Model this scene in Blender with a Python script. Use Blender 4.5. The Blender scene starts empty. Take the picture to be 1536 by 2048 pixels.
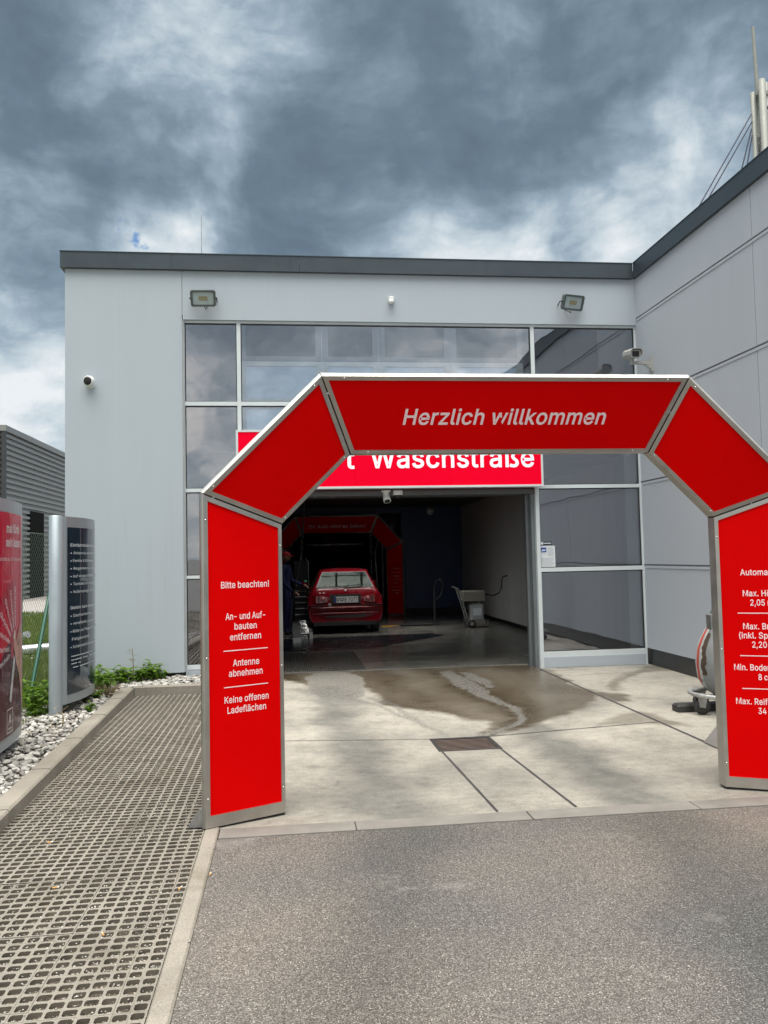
import bpy, math, random
import numpy as np
from mathutils import Vector, Matrix, noise
random.seed(7); rng = np.random.default_rng(7)
SC = bpy.context.scene; COL = SC.collection
R = math.radians

# ------------------------------------------------------------------ camera
cam = bpy.data.cameras.new('camera'); camo = bpy.data.objects.new('camera', cam); COL.objects.link(camo)
PITCH, YAW, ROLL, FPX, EYE = 3.136146, 6.758185, -1.22574, 1620.0, 1.5
cp, sp, cy, sy = math.cos(R(PITCH)), math.sin(R(PITCH)), math.cos(R(YAW)), math.sin(R(YAW))
f = Vector((sy*cp, cy*cp, sp)); rt = Vector((cy, -sy, 0)); up = rt.cross(f)
cr, sr = math.cos(R(ROLL)), math.sin(R(ROLL))
r2 = rt*cr + up*sr; u2 = -rt*sr + up*cr
camo.matrix_world = Matrix(((r2.x, u2.x, -f.x, 0), (r2.y, u2.y, -f.y, 0), (r2.z, u2.z, -f.z, EYE), (0, 0, 0, 1)))
cam.sensor_fit = 'VERTICAL'; cam.sensor_height = 24.0; cam.lens = FPX/2048*24.0
cam.clip_start = 0.05; cam.clip_end = 2000
SC.camera = camo
SC.view_settings.view_transform = 'Standard'; SC.view_settings.look = 'None'
SC.view_settings.exposure = 0.0; SC.view_settings.gamma = 1.0

# ------------------------------------------------------------------ sky: nishita air with a deck of broken cloud
SUN_EL, SUN_AZ = 80.0, 200.0      # azimuth clockwise from +Y: behind the viewer, a little to the left
W = bpy.data.worlds.new('World'); SC.world = W; W.use_nodes = True
nt = W.node_tree; nt.nodes.clear()
def nd(t, typ, **kw):
    n = t.nodes.new(typ)
    for k, v in kw.items():
        if k.startswith('i_'): n.inputs[k[2:].replace('_', ' ')].default_value = v
        else: setattr(n, k, v)
    return n
L = lambda t, a, b: t.links.new(a, b)
def mth(t, op, a, b=None, clamp=False):
    n = t.nodes.new('ShaderNodeMath'); n.operation = op; n.use_clamp = clamp
    for i, v in enumerate((a, b)):
        if v is None: continue
        if isinstance(v, (int, float)): n.inputs[i].default_value = v
        else: L(t, v, n.inputs[i])
    return n.outputs[0]
def ramp(t, fac, stops, interp='LINEAR'):
    n = t.nodes.new('ShaderNodeValToRGB'); n.color_ramp.interpolation = interp
    e = n.color_ramp.elements
    while len(e) < len(stops): e.new(0.5)
    for i, (p, c) in enumerate(stops):
        e[i].position = p; e[i].color = (*c, 1) if len(c) == 3 else c
    L(t, fac, n.inputs[0]); return n.outputs[0]
def mixc(t, fac, a, b, blend='MIX'):
    n = t.nodes.new('ShaderNodeMix'); n.data_type = 'RGBA'; n.blend_type = blend
    for s, v in ((n.inputs[0], fac), (n.inputs[6], a), (n.inputs[7], b)):
        if isinstance(v, (int, float)): s.default_value = v
        elif isinstance(v, tuple): s.default_value = (*v, 1) if len(v) == 3 else v
        else: L(t, v, s)
    return n.outputs[2]
def mrange(t, v, a, b, c=0.0, d=1.0, smooth=True):
    n = t.nodes.new('ShaderNodeMapRange'); n.interpolation_type = 'SMOOTHSTEP' if smooth else 'LINEAR'
    L(t, v, n.inputs[0])
    for i, x in zip((1, 2, 3, 4), (a, b, c, d)): n.inputs[i].default_value = x
    return n.outputs[0]
tc = nd(nt, 'ShaderNodeTexCoord'); DIR = tc.outputs['Generated']
sky = nd(nt, 'ShaderNodeTexSky', sky_type='NISHITA', sun_disc=False, sun_elevation=R(SUN_EL), sun_rotation=R(SUN_AZ))
sepd = nd(nt, 'ShaderNodeSeparateXYZ'); L(nt, DIR, sepd.inputs[0])
# clouds sit on a flat deck: direction projected on a plane overhead
zz = mth(nt, 'MAXIMUM', mth(nt, 'ADD', sepd.outputs[2], 0.22), 0.05)
px_ = mth(nt, 'DIVIDE', sepd.outputs[0], zz); py_ = mth(nt, 'DIVIDE', sepd.outputs[1], zz)
comb = nd(nt, 'ShaderNodeCombineXYZ'); L(nt, px_, comb.inputs[0]); L(nt, py_, comb.inputs[1])
wn = nd(nt, 'ShaderNodeTexNoise', i_Scale=3.5, i_Detail=4.0); L(nt, DIR, wn.inputs['Vector'])
wsub = nd(nt, 'ShaderNodeVectorMath', operation='SUBTRACT'); L(nt, wn.outputs['Color'], wsub.inputs[0]); wsub.inputs[1].default_value = (.5, .5, .5)
def warped(src, amt):
    a = nd(nt, 'ShaderNodeVectorMath', operation='SCALE'); L(nt, wsub.outputs[0], a.inputs[0]); a.inputs['Scale'].default_value = amt
    b = nd(nt, 'ShaderNodeVectorMath', operation='ADD'); L(nt, src, b.inputs[0]); L(nt, a.outputs[0], b.inputs[1]); return b.outputs[0]
def cloudn(src, sc_, det, ro, amt):
    n = nd(nt, 'ShaderNodeTexNoise', i_Scale=sc_, i_Detail=det, i_Roughness=ro); L(nt, src, n.inputs['Vector'])
    return mth(nt, 'MULTIPLY', mth(nt, 'SUBTRACT', n.outputs[0], .5), amt)
flat_ = nd(nt, 'ShaderNodeVectorMath', operation='MULTIPLY'); L(nt, DIR, flat_.inputs[0]); flat_.inputs[1].default_value = (1, 1, 2.3)
val = mth(nt, 'ADD', cloudn(warped(comb.outputs[0], .5), 2.4, 9, .6, .80), cloudn(warped(DIR, .22), 5.5, 10, .64, .95))
val = mth(nt, 'ADD', val, cloudn(warped(flat_.outputs[0], .12), 19.0, 5, .55, .30))
def billow(src, sc_, det, amt, mid):
    n = nd(nt, 'ShaderNodeTexNoise', i_Scale=sc_, i_Detail=det, i_Roughness=.52); L(nt, src, n.inputs['Vector'])
    return mth(nt, 'MULTIPLY', mth(nt, 'SUBTRACT', mth(nt, 'ABSOLUTE', mth(nt, 'SUBTRACT', n.outputs[0], .5)), mid), amt)
val = mth(nt, 'ADD', val, mth(nt, 'ADD', billow(warped(flat_.outputs[0], .2), 5.0, 6, 1.5, .085), billow(warped(DIR, .1), 10.0, 5, .95, .08)))
val = mth(nt, 'ADD', val, 0.29)
val = mth(nt, 'ADD', val, mrange(nt, sepd.outputs[2], .33, .17, 0, .40))
BLOBS = [((-.09, .842, .532), 8, .40), ((-.125, .868, .48), 6, .34), ((.21, .812, .545), 3.5, .22), ((.15, .922, .348), 5, .50), ((.22, .912, .345), 5.5, .46), ((.30, .888, .345), 5, .36), ((-.079, .93, .345), 4, .26), ((-.13, .93, .345), 4, .26),
         ((.416, .814, .406), 5.5, .42), ((.452, .76, .466), 4, .28), ((.40, .84, .36), 5, .26), ((-.295, .919, .263), 10, .22), ((-.29, .94, .18), 7, .12), ((.125, .878, .462), 3.5, .20),
         ((-.284, .866, .412), 5, .16), ((.041, .819, .573), 6, .08), ((-.173, .92, .352), 3.2, .34), ((-.23, .90, .37), 4, .10),
         ((.075, .893, .444), 11, -.12), ((-.216, .856, .469), 9, -.20), ((.29, .83, .477), 10, -.14), ((.042, .922, .385), 7, -.16), ((-.245, .905, .34), 4, -.10), ((.0, .94, .34), 4, -.12),
         ((.118, .852, .51), 8, -.06), ((-.147, .9, .411), 5, -.14), ((.38, .74, .55), 9, -.06)]
bdir = nd(nt, 'ShaderNodeVectorMath', operation='NORMALIZE'); L(nt, warped(DIR, .16), bdir.inputs[0]); bdir = bdir.outputs[0]
for d, rad, amt in BLOBS:
    dp = nd(nt, 'ShaderNodeVectorMath', operation='DOT_PRODUCT'); L(nt, bdir, dp.inputs[0]); dp.inputs[1].default_value = Vector(d).normalized()
    val = mth(nt, 'ADD', val, mrange(nt, dp.outputs['Value'], math.cos(R(rad*1.25)), 1.0, 0.0, amt))
ccol = ramp(nt, mth(nt, 'ADD', mth(nt, 'MULTIPLY', val, .80), .12), [(0.0, (.128, .182, .232)), (.20, (.158, .222, .282)), (.38, (.22, .30, .372)), (.56, (.345, .445, .53)), (.76, (.62, .71, .765)), (.95, (.90, .94, .955))])
skys = mixc(nt, 1.0, sky.outputs[0], (0.085, 0.085, 0.085), 'MULTIPLY')
# small hole where blue air shows
dp = nd(nt, 'ShaderNodeVectorMath', operation='DOT_PRODUCT'); L(nt, DIR, dp.inputs[0]); dp.inputs[1].default_value = Vector((-.173, .916, .363)).normalized()
n3 = nd(nt, 'ShaderNodeTexNoise', i_Scale=38.0, i_Detail=4.0); L(nt, DIR, n3.inputs['Vector'])
hole = mrange(nt, mth(nt, 'ADD', dp.outputs['Value'], mth(nt, 'MULTIPLY', mth(nt, 'SUBTRACT', n3.outputs[0], .5), .0011)), math.cos(R(.95)), math.cos(R(.3)))
ccol = mixc(nt, mth(nt, 'MULTIPLY', hole, .85), ccol, (.10, .28, .62))
ccol = mixc(nt, 0.10, ccol, skys)
# the deck is thin and bright overhead and towards the hidden sun behind the viewer
sd = Vector((math.sin(R(SUN_AZ))*math.cos(R(SUN_EL)), math.cos(R(SUN_AZ))*math.cos(R(SUN_EL)), math.sin(R(SUN_EL))))
dp2 = nd(nt, 'ShaderNodeVectorMath', operation='DOT_PRODUCT'); L(nt, DIR, dp2.inputs[0]); dp2.inputs[1].default_value = sd
glow = mrange(nt, dp2.outputs['Value'], math.cos(R(54)), math.cos(R(8)), 1.0, 7.0)
zen = mrange(nt, sepd.outputs[2], .60, .86, 1.0, 2.1)
backs = mrange(nt, sepd.outputs[1], .05, -.5, 1.0, 1.85)
bright = mth(nt, 'MULTIPLY', mth(nt, 'MULTIPLY', glow, zen), backs)
ccol = mixc(nt, mrange(nt, bright, 1.0, 2.6, 0, 1.0), ccol, mixc(nt, 1.0, ccol, (1.36, 1.0, .73), 'MULTIPLY'))
scl = nd(nt, 'ShaderNodeVectorMath', operation='SCALE'); L(nt, ccol, scl.inputs[0]); L(nt, bright, scl.inputs['Scale'])
bg = nd(nt, 'ShaderNodeBackground'); L(nt, scl.outputs[0], bg.inputs[0]); bg.inputs[1].default_value = 1.0
L(nt, bg.outputs[0], nd(nt, 'ShaderNodeOutputWorld').inputs[0])
sun = bpy.data.lights.new('sun', 'SUN'); suno = bpy.data.objects.new('sun', sun); COL.objects.link(suno)
sun.energy = 1.12; sun.angle = R(30); sun.color = (1.0, .93, .84)
suno.rotation_euler = (-sd).to_track_quat('-Z', 'Y').to_euler()

# ------------------------------------------------------------------ materials
def mat(name, base, rough=.5, metal=0.0, spec=.5, var=.12, vscale=3.0, bump=0.0, bscale=60.0, emit=None, streak=False, aniso=None):
    m = bpy.data.materials.new(name); m.use_nodes = True; t = m.node_tree; p = t.nodes['Principled BSDF']
    p.inputs['Roughness'].default_value = rough; p.inputs['Metallic'].default_value = metal; p.inputs['Specular IOR Level'].default_value = spec
    geo = nd(t, 'ShaderNodeNewGeometry'); vec = geo.outputs['Position']
    if streak:
        mp = nd(t, 'ShaderNodeMapping'); L(t, vec, mp.inputs[0]); mp.inputs['Scale'].default_value = (6, 6, .35); vec2 = mp.outputs[0]
    else: vec2 = vec
    n = nd(t, 'ShaderNodeTexNoise', i_Scale=vscale, i_Detail=6.0, i_Roughness=.6); L(t, vec2, n.inputs['Vector'])
    c0 = tuple(max(0, x*(1-var)) for x in base); c1 = tuple(min(1, x*(1+var)) for x in base)
    L(t, ramp(t, n.outputs[0], [(.3, c0), (.7, c1)]), p.inputs['Base Color'])
    rr = mrange(t, n.outputs[0], .3, .7, max(.02, rough*.85), min(1, rough*1.15)); L(t, rr, p.inputs['Roughness'])
    if bump:
        b = nd(t, 'ShaderNodeTexNoise', i_Scale=bscale, i_Detail=4.0); L(t, vec, b.inputs['Vector'])
        bn = nd(t, 'ShaderNodeBump', i_Strength=bump, i_Distance=.01); L(t, b.outputs[0], bn.inputs['Height']); L(t, bn.outputs[0], p.inputs['Normal'])
    if emit:
        p.inputs['Emission Color'].default_value = (*emit[0], 1); p.inputs['Emission Strength'].default_value = emit[1]
    return m
M = {}
M['render'] = mat('facade_paint', (.42, .472, .528), .75, spec=.25, var=.02, vscale=.5, streak=True)
M['render_side'] = mat('panel_paint', (.425, .465, .52), .6, spec=.3, var=.018, vscale=.5, streak=True)
M['fascia'] = mat('fascia_metal', (.055, .072, .088), .42, metal=.3, var=.08, vscale=2)
M['seam'] = mat('dark_seam', (.055, .05, .055), .8, var=.1)
M['white_frame'] = mat('window_frame_paint', (.62, .68, .71), .4, var=.05, vscale=4)
M['alu'] = mat('brushed_aluminium', (.46, .44, .41), .38, metal=.85, var=.10, vscale=7)
M['alu_rim'] = mat('bright_aluminium_rim', (.78, .77, .74), .36, metal=.75, var=.07, vscale=9)
M['red'] = mat('red_panel', (.70, .0008, .0012), .35, spec=.03, var=.05, vscale=1.4)
M['red_sign'] = mat('red_lightbox', (.72, .001, .020), .4, spec=.03, var=.04, vscale=1.0, emit=((.8, .0, .024), .28))
M['inner_dim'] = mat('dimmed_inner_frame', (.20, .22, .25), .5)  # shaded copy of the white frame paint, so the top row looks dim
M['letter'] = mat('pink_white_letter', (.95, .76, .80), .4, var=.03)
M['letter_sign'] = mat('lightbox_letter', (.82, .84, .92), .35, var=.02, emit=((.8, .85, 1), .25))
M['cam_grey'] = mat('weathered_camera_paint', (.42, .43, .42), .4, var=.08, vscale=10)
M['white'] = mat('white_plastic', (.74, .76, .76), .4, var=.04, vscale=8)
M['black'] = mat('black_plastic', (.012, .012, .014), .35, var=.1)
M['dark'] = mat('dark_rubber', (.03, .03, .031), .6, var=.25, vscale=14)
M['lamp_body'] = mat('grey_lamp_housing', (.12, .14, .14), .45, metal=.4, var=.1)
M['lamp_glass'] = mat('floodlight_reflector', (.42, .50, .52), .2, var=.08, vscale=20)
M['led'] = mat('amber_led_chip', (.30, .27, .17), .4, var=.1)
M['galv'] = mat('galvanised_steel', (.42, .43, .43), .4, metal=.8, var=.2, vscale=12)
M['sign_silver'] = mat('silver_sign_casing', (.36, .41, .45), .36, metal=.45, var=.04, vscale=4)
M['navy'] = mat('navy_display_face', (.014, .026, .042), .07, spec=.9, var=.06)
M['poster_red'] = mat('poster_red', (.62, .004, .040), .3, spec=.3, var=.06)
M['poster_dark'] = mat('poster_dark_red', (.085, .006, .02), .3, spec=.2, var=.1, vscale=6)
M['poster_pink'] = mat('poster_faded_red', (.50, .035, .07), .3, spec=.2, var=.05)
M['skin'] = mat('poster_hand_print', (.62, .29, .20), .3, spec=.2, var=.12, vscale=20)
M['green_steel'] = mat('green_coated_steel', (.012, .10, .065), .4, var=.15)
M['wire'] = mat('green_grey_fence_wire', (.16, .20, .18), .5, metal=.3, var=.1)
M['corr'] = mat('grey_corrugated_sheet', (.24, .245, .245), .45, metal=.35, var=.08, vscale=1.5)
M['corr_dark'] = mat('black_corrugated_sheet', (.035, .038, .042), .5, var=.1)
M['inner_wall'] = mat('washed_inner_wall', (.55, .55, .53), .5, var=.10, vscale=2.0, streak=True)
M['blue_wall'] = mat('dark_blue_splash_wall', (.02, .05, .14), .4, var=.2, vscale=4, streak=True)
M['blackish'] = mat('dark_tunnel_lining', (.012, .013, .014), .6, var=.25, vscale=4)
M['ceil'] = mat('hall_ceiling', (.05, .05, .05), .7, var=.1)
M['car_red'] = mat('car_red_paint', (.20, .003, .010), .25, spec=.4, var=.05); M['car_red'].node_tree.nodes['Principled BSDF'].inputs['Coat Weight'].default_value = .3
M['lens'] = mat('red_tail_lens', (.20, .003, .004), .12, spec=.8, var=.12, vscale=40)
M['plate'] = mat('number_plate_white', (.72, .73, .72), .4, var=.04)
M['plate_blue'] = mat('plate_blue', (.01, .05, .30), .4, var=.05)
M['chrome'] = mat('chrome', (.75, .76, .76), .12, metal=1.0, var=.05)
M['overall'] = mat('blue_workwear', (.005, .010, .06), .85, var=.2, vscale=14)
M['skin_p'] = mat('skin', (.34, .17, .12), .55, var=.08)
M['cap_red'] = mat('red_cap_cloth', (.30, .012, .015), .8, var=.1)
M['canister'] = mat('translucent_canister', (.42, .46, .46), .35, var=.1)
M['beige'] = mat('beige_box', (.24, .23, .20), .5, var=.1)
M['paper'] = mat('notice_paper', (.70, .74, .78), .5, var=.03)
M['blue_print'] = mat('blue_print', (.015, .06, .32), .45, var=.05)
M['grey_print'] = mat('grey_print', (.42, .45, .50), .6, var=.1)
M['rusty'] = mat('grey_painted_tank', (.20, .215, .22), .45, var=.14, vscale=10)
M['rust'] = mat('rust', (.055, .036, .024), .85, var=.4, vscale=40)
M['faded_red'] = mat('faded_red_stripe', (.46, .06, .04), .6, var=.25, vscale=30)
M['teal'] = mat('teal_hopper', (.10, .16, .16), .5, var=.15)
M['mast'] = mat('pale_mast_paint', (.27, .28, .26), .45, var=.06)
M['cable'] = mat('dark_cable', (.03, .03, .06), .5, var=.1)
M['yellow'] = mat('yellow_marking', (.45, .22, .01), .5, var=.2)
M['butt_paper'] = mat('cigarette_filter', (.62, .34, .12), .8, var=.15)
M['butt_white'] = mat('cigarette_paper', (.75, .73, .68), .8, var=.1)
M['brush_red'] = mat('red_brush_fibre', (.10, .004, .008), .9, var=.4, vscale=60)
M['concrete_plain'] = mat('pale_concrete', (.40, .385, .36), .85, var=.14, vscale=6, bump=.15)
M['tunnel_lamp'] = mat('tunnel_lamp_cover', (.6, .6, .6), .5, var=.05, emit=((.9, .95, 1), .22))
def frosted():
    m = bpy.data.materials.new('frosted_pane'); m.use_nodes = True; t = m.node_tree; t.nodes.clear()
    tr = nd(t, 'ShaderNodeBsdfTranslucent'); tr.inputs[0].default_value = (.62, .72, .80, 1)
    df = nd(t, 'ShaderNodeBsdfDiffuse'); df.inputs[0].default_value = (.4, .46, .5, 1)
    geo = nd(t, 'ShaderNodeNewGeometry'); n = nd(t, 'ShaderNodeTexNoise', i_Scale=1.4, i_Detail=3.0); L(t, geo.outputs['Position'], n.inputs['Vector'])
    L(t, ramp(t, n.outputs[0], [(.35, (.40, .50, .58)), (.65, (.66, .76, .84))]), tr.inputs[0])
    mx = nd(t, 'ShaderNodeMixShader'); mx.inputs[0].default_value = .35
    L(t, tr.outputs[0], mx.inputs[1]); L(t, df.outputs[0], mx.inputs[2]); L(t, mx.outputs[0], nd(t, 'ShaderNodeOutputMaterial').inputs[0]); return m
M['frosted'] = frosted()
def glass(name, tint, refl, rcol, top=1.0):
    m = bpy.data.materials.new(name); m.use_nodes = True; t = m.node_tree; t.nodes.clear()
    tr = nd(t, 'ShaderNodeBsdfTransparent'); tr.inputs[0].default_value = (*tint, 1)
    gl = nd(t, 'ShaderNodeBsdfGlossy'); gl.inputs[0].default_value = (*rcol, 1); gl.inputs['Roughness'].default_value = .015
    lw = nd(t, 'ShaderNodeLayerWeight', i_Blend=.25)
    if name.startswith('coated'):
        pos = nd(t, 'ShaderNodeNewGeometry').outputs['Position']; n = nd(t, 'ShaderNodeTexNoise', i_Scale=1.5, i_Detail=2.0); L(t, pos, n.inputs['Vector'])
        bn = nd(t, 'ShaderNodeBump', i_Strength=.35, i_Distance=.01); L(t, n.outputs[0], bn.inputs['Height']); L(t, bn.outputs[0], gl.inputs['Normal'])
        n2_ = nd(t, 'ShaderNodeTexNoise', i_Scale=3.0, i_Detail=6.0, i_Roughness=.7); L(t, pos, n2_.inputs['Vector']); L(t, mrange(t, n2_.outputs[0], .5, .8, .01, .10), gl.inputs['Roughness'])
    mx = nd(t, 'ShaderNodeMixShader'); L(t, mrange(t, lw.outputs['Fresnel'], 0, 1, refl, top, False), mx.inputs[0])
    L(t, tr.outputs[0], mx.inputs[1]); L(t, gl.outputs[0], mx.inputs[2])
    L(t, mx.outputs[0], nd(t, 'ShaderNodeOutputMaterial').inputs[0]); return m
M['glass'] = glass('coated_facade_glass', (.87, .90, .91), .24, (.85, .86, .93))
M['clear'] = glass('clear_rear_glazing', (.95, .96, .98), .05, (.9, .95, 1.0))
M['car_glass'] = glass('car_rear_glass', (.25, .27, .26), .07, (.17, .20, .195), .35)
M['clear_cover'] = glass('clear_poster_cover', (.93, .93, .93), .015, (.9, .93, .95), .28)
def leaf_mat(name, c, trans=.35):
    m = bpy.data.materials.new(name); m.use_nodes = True; t = m.node_tree; p = t.nodes['Principled BSDF']
    geo = nd(t, 'ShaderNodeNewGeometry')
    n = nd(t, 'ShaderNodeTexNoise', i_Scale=9.0, i_Detail=3.0); L(t, geo.outputs['Position'], n.inputs['Vector'])
    fac = mth(t, 'ADD', mth(t, 'MULTIPLY', geo.outputs['Random Per Island'], .6), mth(t, 'MULTIPLY', n.outputs[0], .4))
    L(t, ramp(t, fac, [(.1, tuple(x*.55 for x in c)), (.5, c), (.9, tuple(min(1, x*1.6) for x in c))]), p.inputs['Base Color'])
    p.inputs['Roughness'].default_value = .55
    tr = nd(t, 'ShaderNodeBsdfTranslucent'); tr.inputs[0].default_value = (c[0]*2, c[1]*2, c[2]*1.2, 1)
    mx = nd(t, 'ShaderNodeMixShader'); mx.inputs[0].default_value = trans
    out = t.nodes['Material Output']; L(t, p.outputs[0], mx.inputs[1]); L(t, tr.outputs[0], mx.inputs[2]); L(t, mx.outputs[0], out.inputs[0]); return m
M['leaf'] = leaf_mat('weed_leaf', (.105, .195, .020)); M['grass'] = leaf_mat('grass_blade', (.115, .16, .03)); M['dry'] = leaf_mat('dry_stem', (.22, .17, .09), .1)
def stone_mat():
    m = mat('white_gravel_stone', (.5, .5, .5), .85); t = m.node_tree; p = t.nodes['Principled BSDF']
    geo = nd(t, 'ShaderNodeNewGeometry')
    n = nd(t, 'ShaderNodeTexNoise', i_Scale=35.0, i_Detail=5.0); L(t, geo.outputs['Position'], n.inputs['Vector'])
    fac = mth(t, 'ADD', mth(t, 'MULTIPLY', geo.outputs['Random Per Island'], .65), mth(t, 'MULTIPLY', n.outputs[0], .35))
    L(t, ramp(t, fac, [(.08, (.10, .095, .09)), (.4, (.33, .32, .30)), (.9, (.62, .61, .585))]), p.inputs['Base Color']); return m
M['stone'] = stone_mat()
def asphalt_mat():
    m = bpy.data.materials.new('coarse_asphalt'); m.use_nodes = True; t = m.node_tree; p = t.nodes['Principled BSDF']
    pos = nd(t, 'ShaderNodeNewGeometry').outputs['Position']
    dn = nd(t, 'ShaderNodeTexNoise', i_Scale=60.0, i_Detail=2.0); L(t, pos, dn.inputs['Vector'])
    vadd = mixc(t, .008, pos, dn.outputs['Color'], 'ADD')
    v = nd(t, 'ShaderNodeTexVoronoi', i_Scale=190.0); L(t, vadd, v.inputs['Vector'])
    sp_ = nd(t, 'ShaderNodeSeparateColor'); L(t, v.outputs['Color'], sp_.inputs[0])
    chips = ramp(t, sp_.outputs[0], [(0, (.112, .108, .105)), (.42, (.19, .182, .175)), (.80, (.265, .253, .242)), (.95, (.37, .352, .33)), (1, (.56, .535, .495))])
    edge = mrange(t, v.outputs['Distance'], .35, .75)
    c = mixc(t, edge, chips, (.088, .081, .076))
    b = nd(t, 'ShaderNodeTexNoise', i_Scale=.55, i_Detail=3.0, i_Roughness=.5); L(t, pos, b.inputs['Vector'])
    warm = ramp(t, b.outputs[0], [(.36, (.80, .83, .85)), (.5, (1.0, .975, .95)), (.66, (1.18, 1.09, 1.02))])
    c = mixc(t, 1.0, c, warm, 'MULTIPLY')
    att = nd(t, 'ShaderNodeAttribute', attribute_name='track')
    c = mixc(t, att.outputs['Fac'], c, mixc(t, 1.0, c, (.62, .66, .68), 'MULTIPLY'))
    s = nd(t, 'ShaderNodeTexNoise', i_Scale=3.2, i_Detail=2.0); L(t, pos, s.inputs['Vector'])
    c = mixc(t, mrange(t, s.outputs[0], .735, .77, 0, .7), c, (.05, .05, .05))
    l_ = nd(t, 'ShaderNodeTexNoise', i_Scale=1.5, i_Detail=4.0, i_Roughness=.65); L(t, pos, l_.inputs['Vector'])
    c = mixc(t, mrange(t, l_.outputs[0], .60, .72, 0, .35), c, (.36, .35, .335))
    o_ = nd(t, 'ShaderNodeTexNoise', i_Scale=2.1, i_Detail=5.0, i_Roughness=.6); L(t, mixc(t, 1.0, pos, (3.1, 7.7, 0), 'ADD'), o_.inputs['Vector'])
    c = mixc(t, mrange(t, o_.outputs[0], .58, .75, 0, .6), c, mixc(t, 1.0, c, (.55, .55, .56), 'MULTIPLY'))
    L(t, c, p.inputs['Base Color']); p.inputs['Roughness'].default_value = .8; p.inputs['Specular IOR Level'].default_value = .3
    bn = nd(t, 'ShaderNodeBump', i_Strength=.6, i_Distance=.006); L(t, v.outputs['Distance'], bn.inputs['Height']); bn.invert = True; L(t, bn.outputs[0], p.inputs['Normal'])
    return m
M['asphalt'] = asphalt_mat()
def concrete_mat():
    m = bpy.data.materials.new('stained_concrete'); m.use_nodes = True; t = m.node_tree; p = t.nodes['Principled BSDF']
    pos = nd(t, 'ShaderNodeNewGeometry').outputs['Position']
    a = nd(t, 'ShaderNodeTexNoise', i_Scale=1.1, i_Detail=8.0, i_Roughness=.62); L(t, pos, a.inputs['Vector'])
    fine = nd(t, 'ShaderNodeTexNoise', i_Scale=70.0, i_Detail=5.0, i_Roughness=.7); L(t, pos, fine.inputs['Vector'])
    mpx = nd(t, 'ShaderNodeMapping'); L(t, pos, mpx.inputs[0]); mpx.inputs['Scale'].default_value = (1.2, 9, 1)
    br = nd(t, 'ShaderNodeTexNoise', i_Scale=2.0, i_Detail=5.0); L(t, mpx.outputs[0], br.inputs['Vector'])
    c = ramp(t, a.outputs[0], [(.28, (.235, .228, .21)), (.5, (.365, .348, .312)), (.72, (.455, .43, .383))])
    c = mixc(t, 1.0, c, ramp(t, fine.outputs[0], [(.25, (.78, .78, .78)), (.75, (1.16, 1.16, 1.16))]), 'MULTIPLY')
    c = mixc(t, 1.0, c, ramp(t, br.outputs[0], [(.3, (.95, .95, .95)), (.7, (1.04, 1.04, 1.04))]), 'MULTIPLY')
    A = lambda n: nd(t, 'ShaderNodeAttribute', attribute_name=n).outputs['Fac']
    mo = nd(t, 'ShaderNodeTexNoise', i_Scale=14.0, i_Detail=7.0, i_Roughness=.7); L(t, pos, mo.inputs['Vector'])
    c = mixc(t, 1.0, c, ramp(t, mo.outputs[0], [(.28, (.80, .80, .81)), (.5, (.97, .97, .97)), (.72, (1.10, 1.09, 1.07))]), 'MULTIPLY')
    gm = nd(t, 'ShaderNodeTexNoise', i_Scale=.9, i_Detail=10.0, i_Roughness=.68); L(t, mixc(t, 1.0, pos, (5.1, 2.7, 0), 'ADD'), gm.inputs['Vector'])
    c = mixc(t, mrange(t, gm.outputs[0], .49, .64, 0, .42), c, mixc(t, 1.0, c, (.66, .675, .69), 'MULTIPLY'))
    c = mixc(t, A('track'), c, mixc(t, 1.0, c, (.50, .525, .545), 'MULTIPLY'))
    dk = nd(t, 'ShaderNodeTexNoise', i_Scale=2.6, i_Detail=9.0, i_Roughness=.72); L(t, pos, dk.inputs['Vector'])
    c = mixc(t, mrange(t, dk.outputs[0], .50, .68, 0, .55), c, mixc(t, 1.0, c, (.66, .65, .64), 'MULTIPLY'))
    sp_ = nd(t, 'ShaderNodeTexNoise', i_Scale=5.0, i_Detail=3.0, i_Roughness=.6); L(t, pos, sp_.inputs['Vector'])
    c = mixc(t, mrange(t, sp_.outputs[0], .70, .74, 0, .55), c, (.13, .12, .11))
    wv = nd(t, 'ShaderNodeTexNoise', i_Scale=3.2, i_Detail=8.0, i_Roughness=.68); L(t, mpx.outputs[0], wv.inputs['Vector'])
    wetc = ramp(t, wv.outputs[0], [(.28, (.030, .025, .018)), (.5, (.075, .057, .036)), (.72, (.135, .105, .070))])
    c = mixc(t, A('wet'), c, wetc)
    gr = nd(t, 'ShaderNodeTexNoise', i_Scale=45.0, i_Detail=3.0); L(t, pos, gr.inputs['Vector'])
    c = mixc(t, A('grit'), c, ramp(t, gr.outputs[0], [(.42, (.022, .017, .012)), (.62, (.11, .088, .06))]))
    c = mixc(t, A('silt'), c, ramp(t, gr.outputs[0], [(.32, (.085, .083, .077)), (.5, (.165, .16, .15)), (.68, (.25, .243, .225))]))
    L(t, c, p.inputs['Base Color'])
    wn = mth(t, 'MAXIMUM', A('wet'), mth(t, 'MULTIPLY', A('silt'), .45))
    L(t, mrange(t, mth(t, 'ADD', wn, mth(t, 'MULTIPLY', mth(t, 'SUBTRACT', a.outputs[0], .5), .5)), .1, 1.0, .85, .24), p.inputs['Roughness'])
    L(t, mrange(t, wn, .0, .9, .08, .32), p.inputs['Specular IOR Level'])
    bn = nd(t, 'ShaderNodeBump', i_Strength=.22, i_Distance=.004); L(t, fine.outputs[0], bn.inputs['Height']); L(t, bn.outputs[0], p.inputs['Normal'])
    return m
M['concrete'] = concrete_mat()
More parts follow.
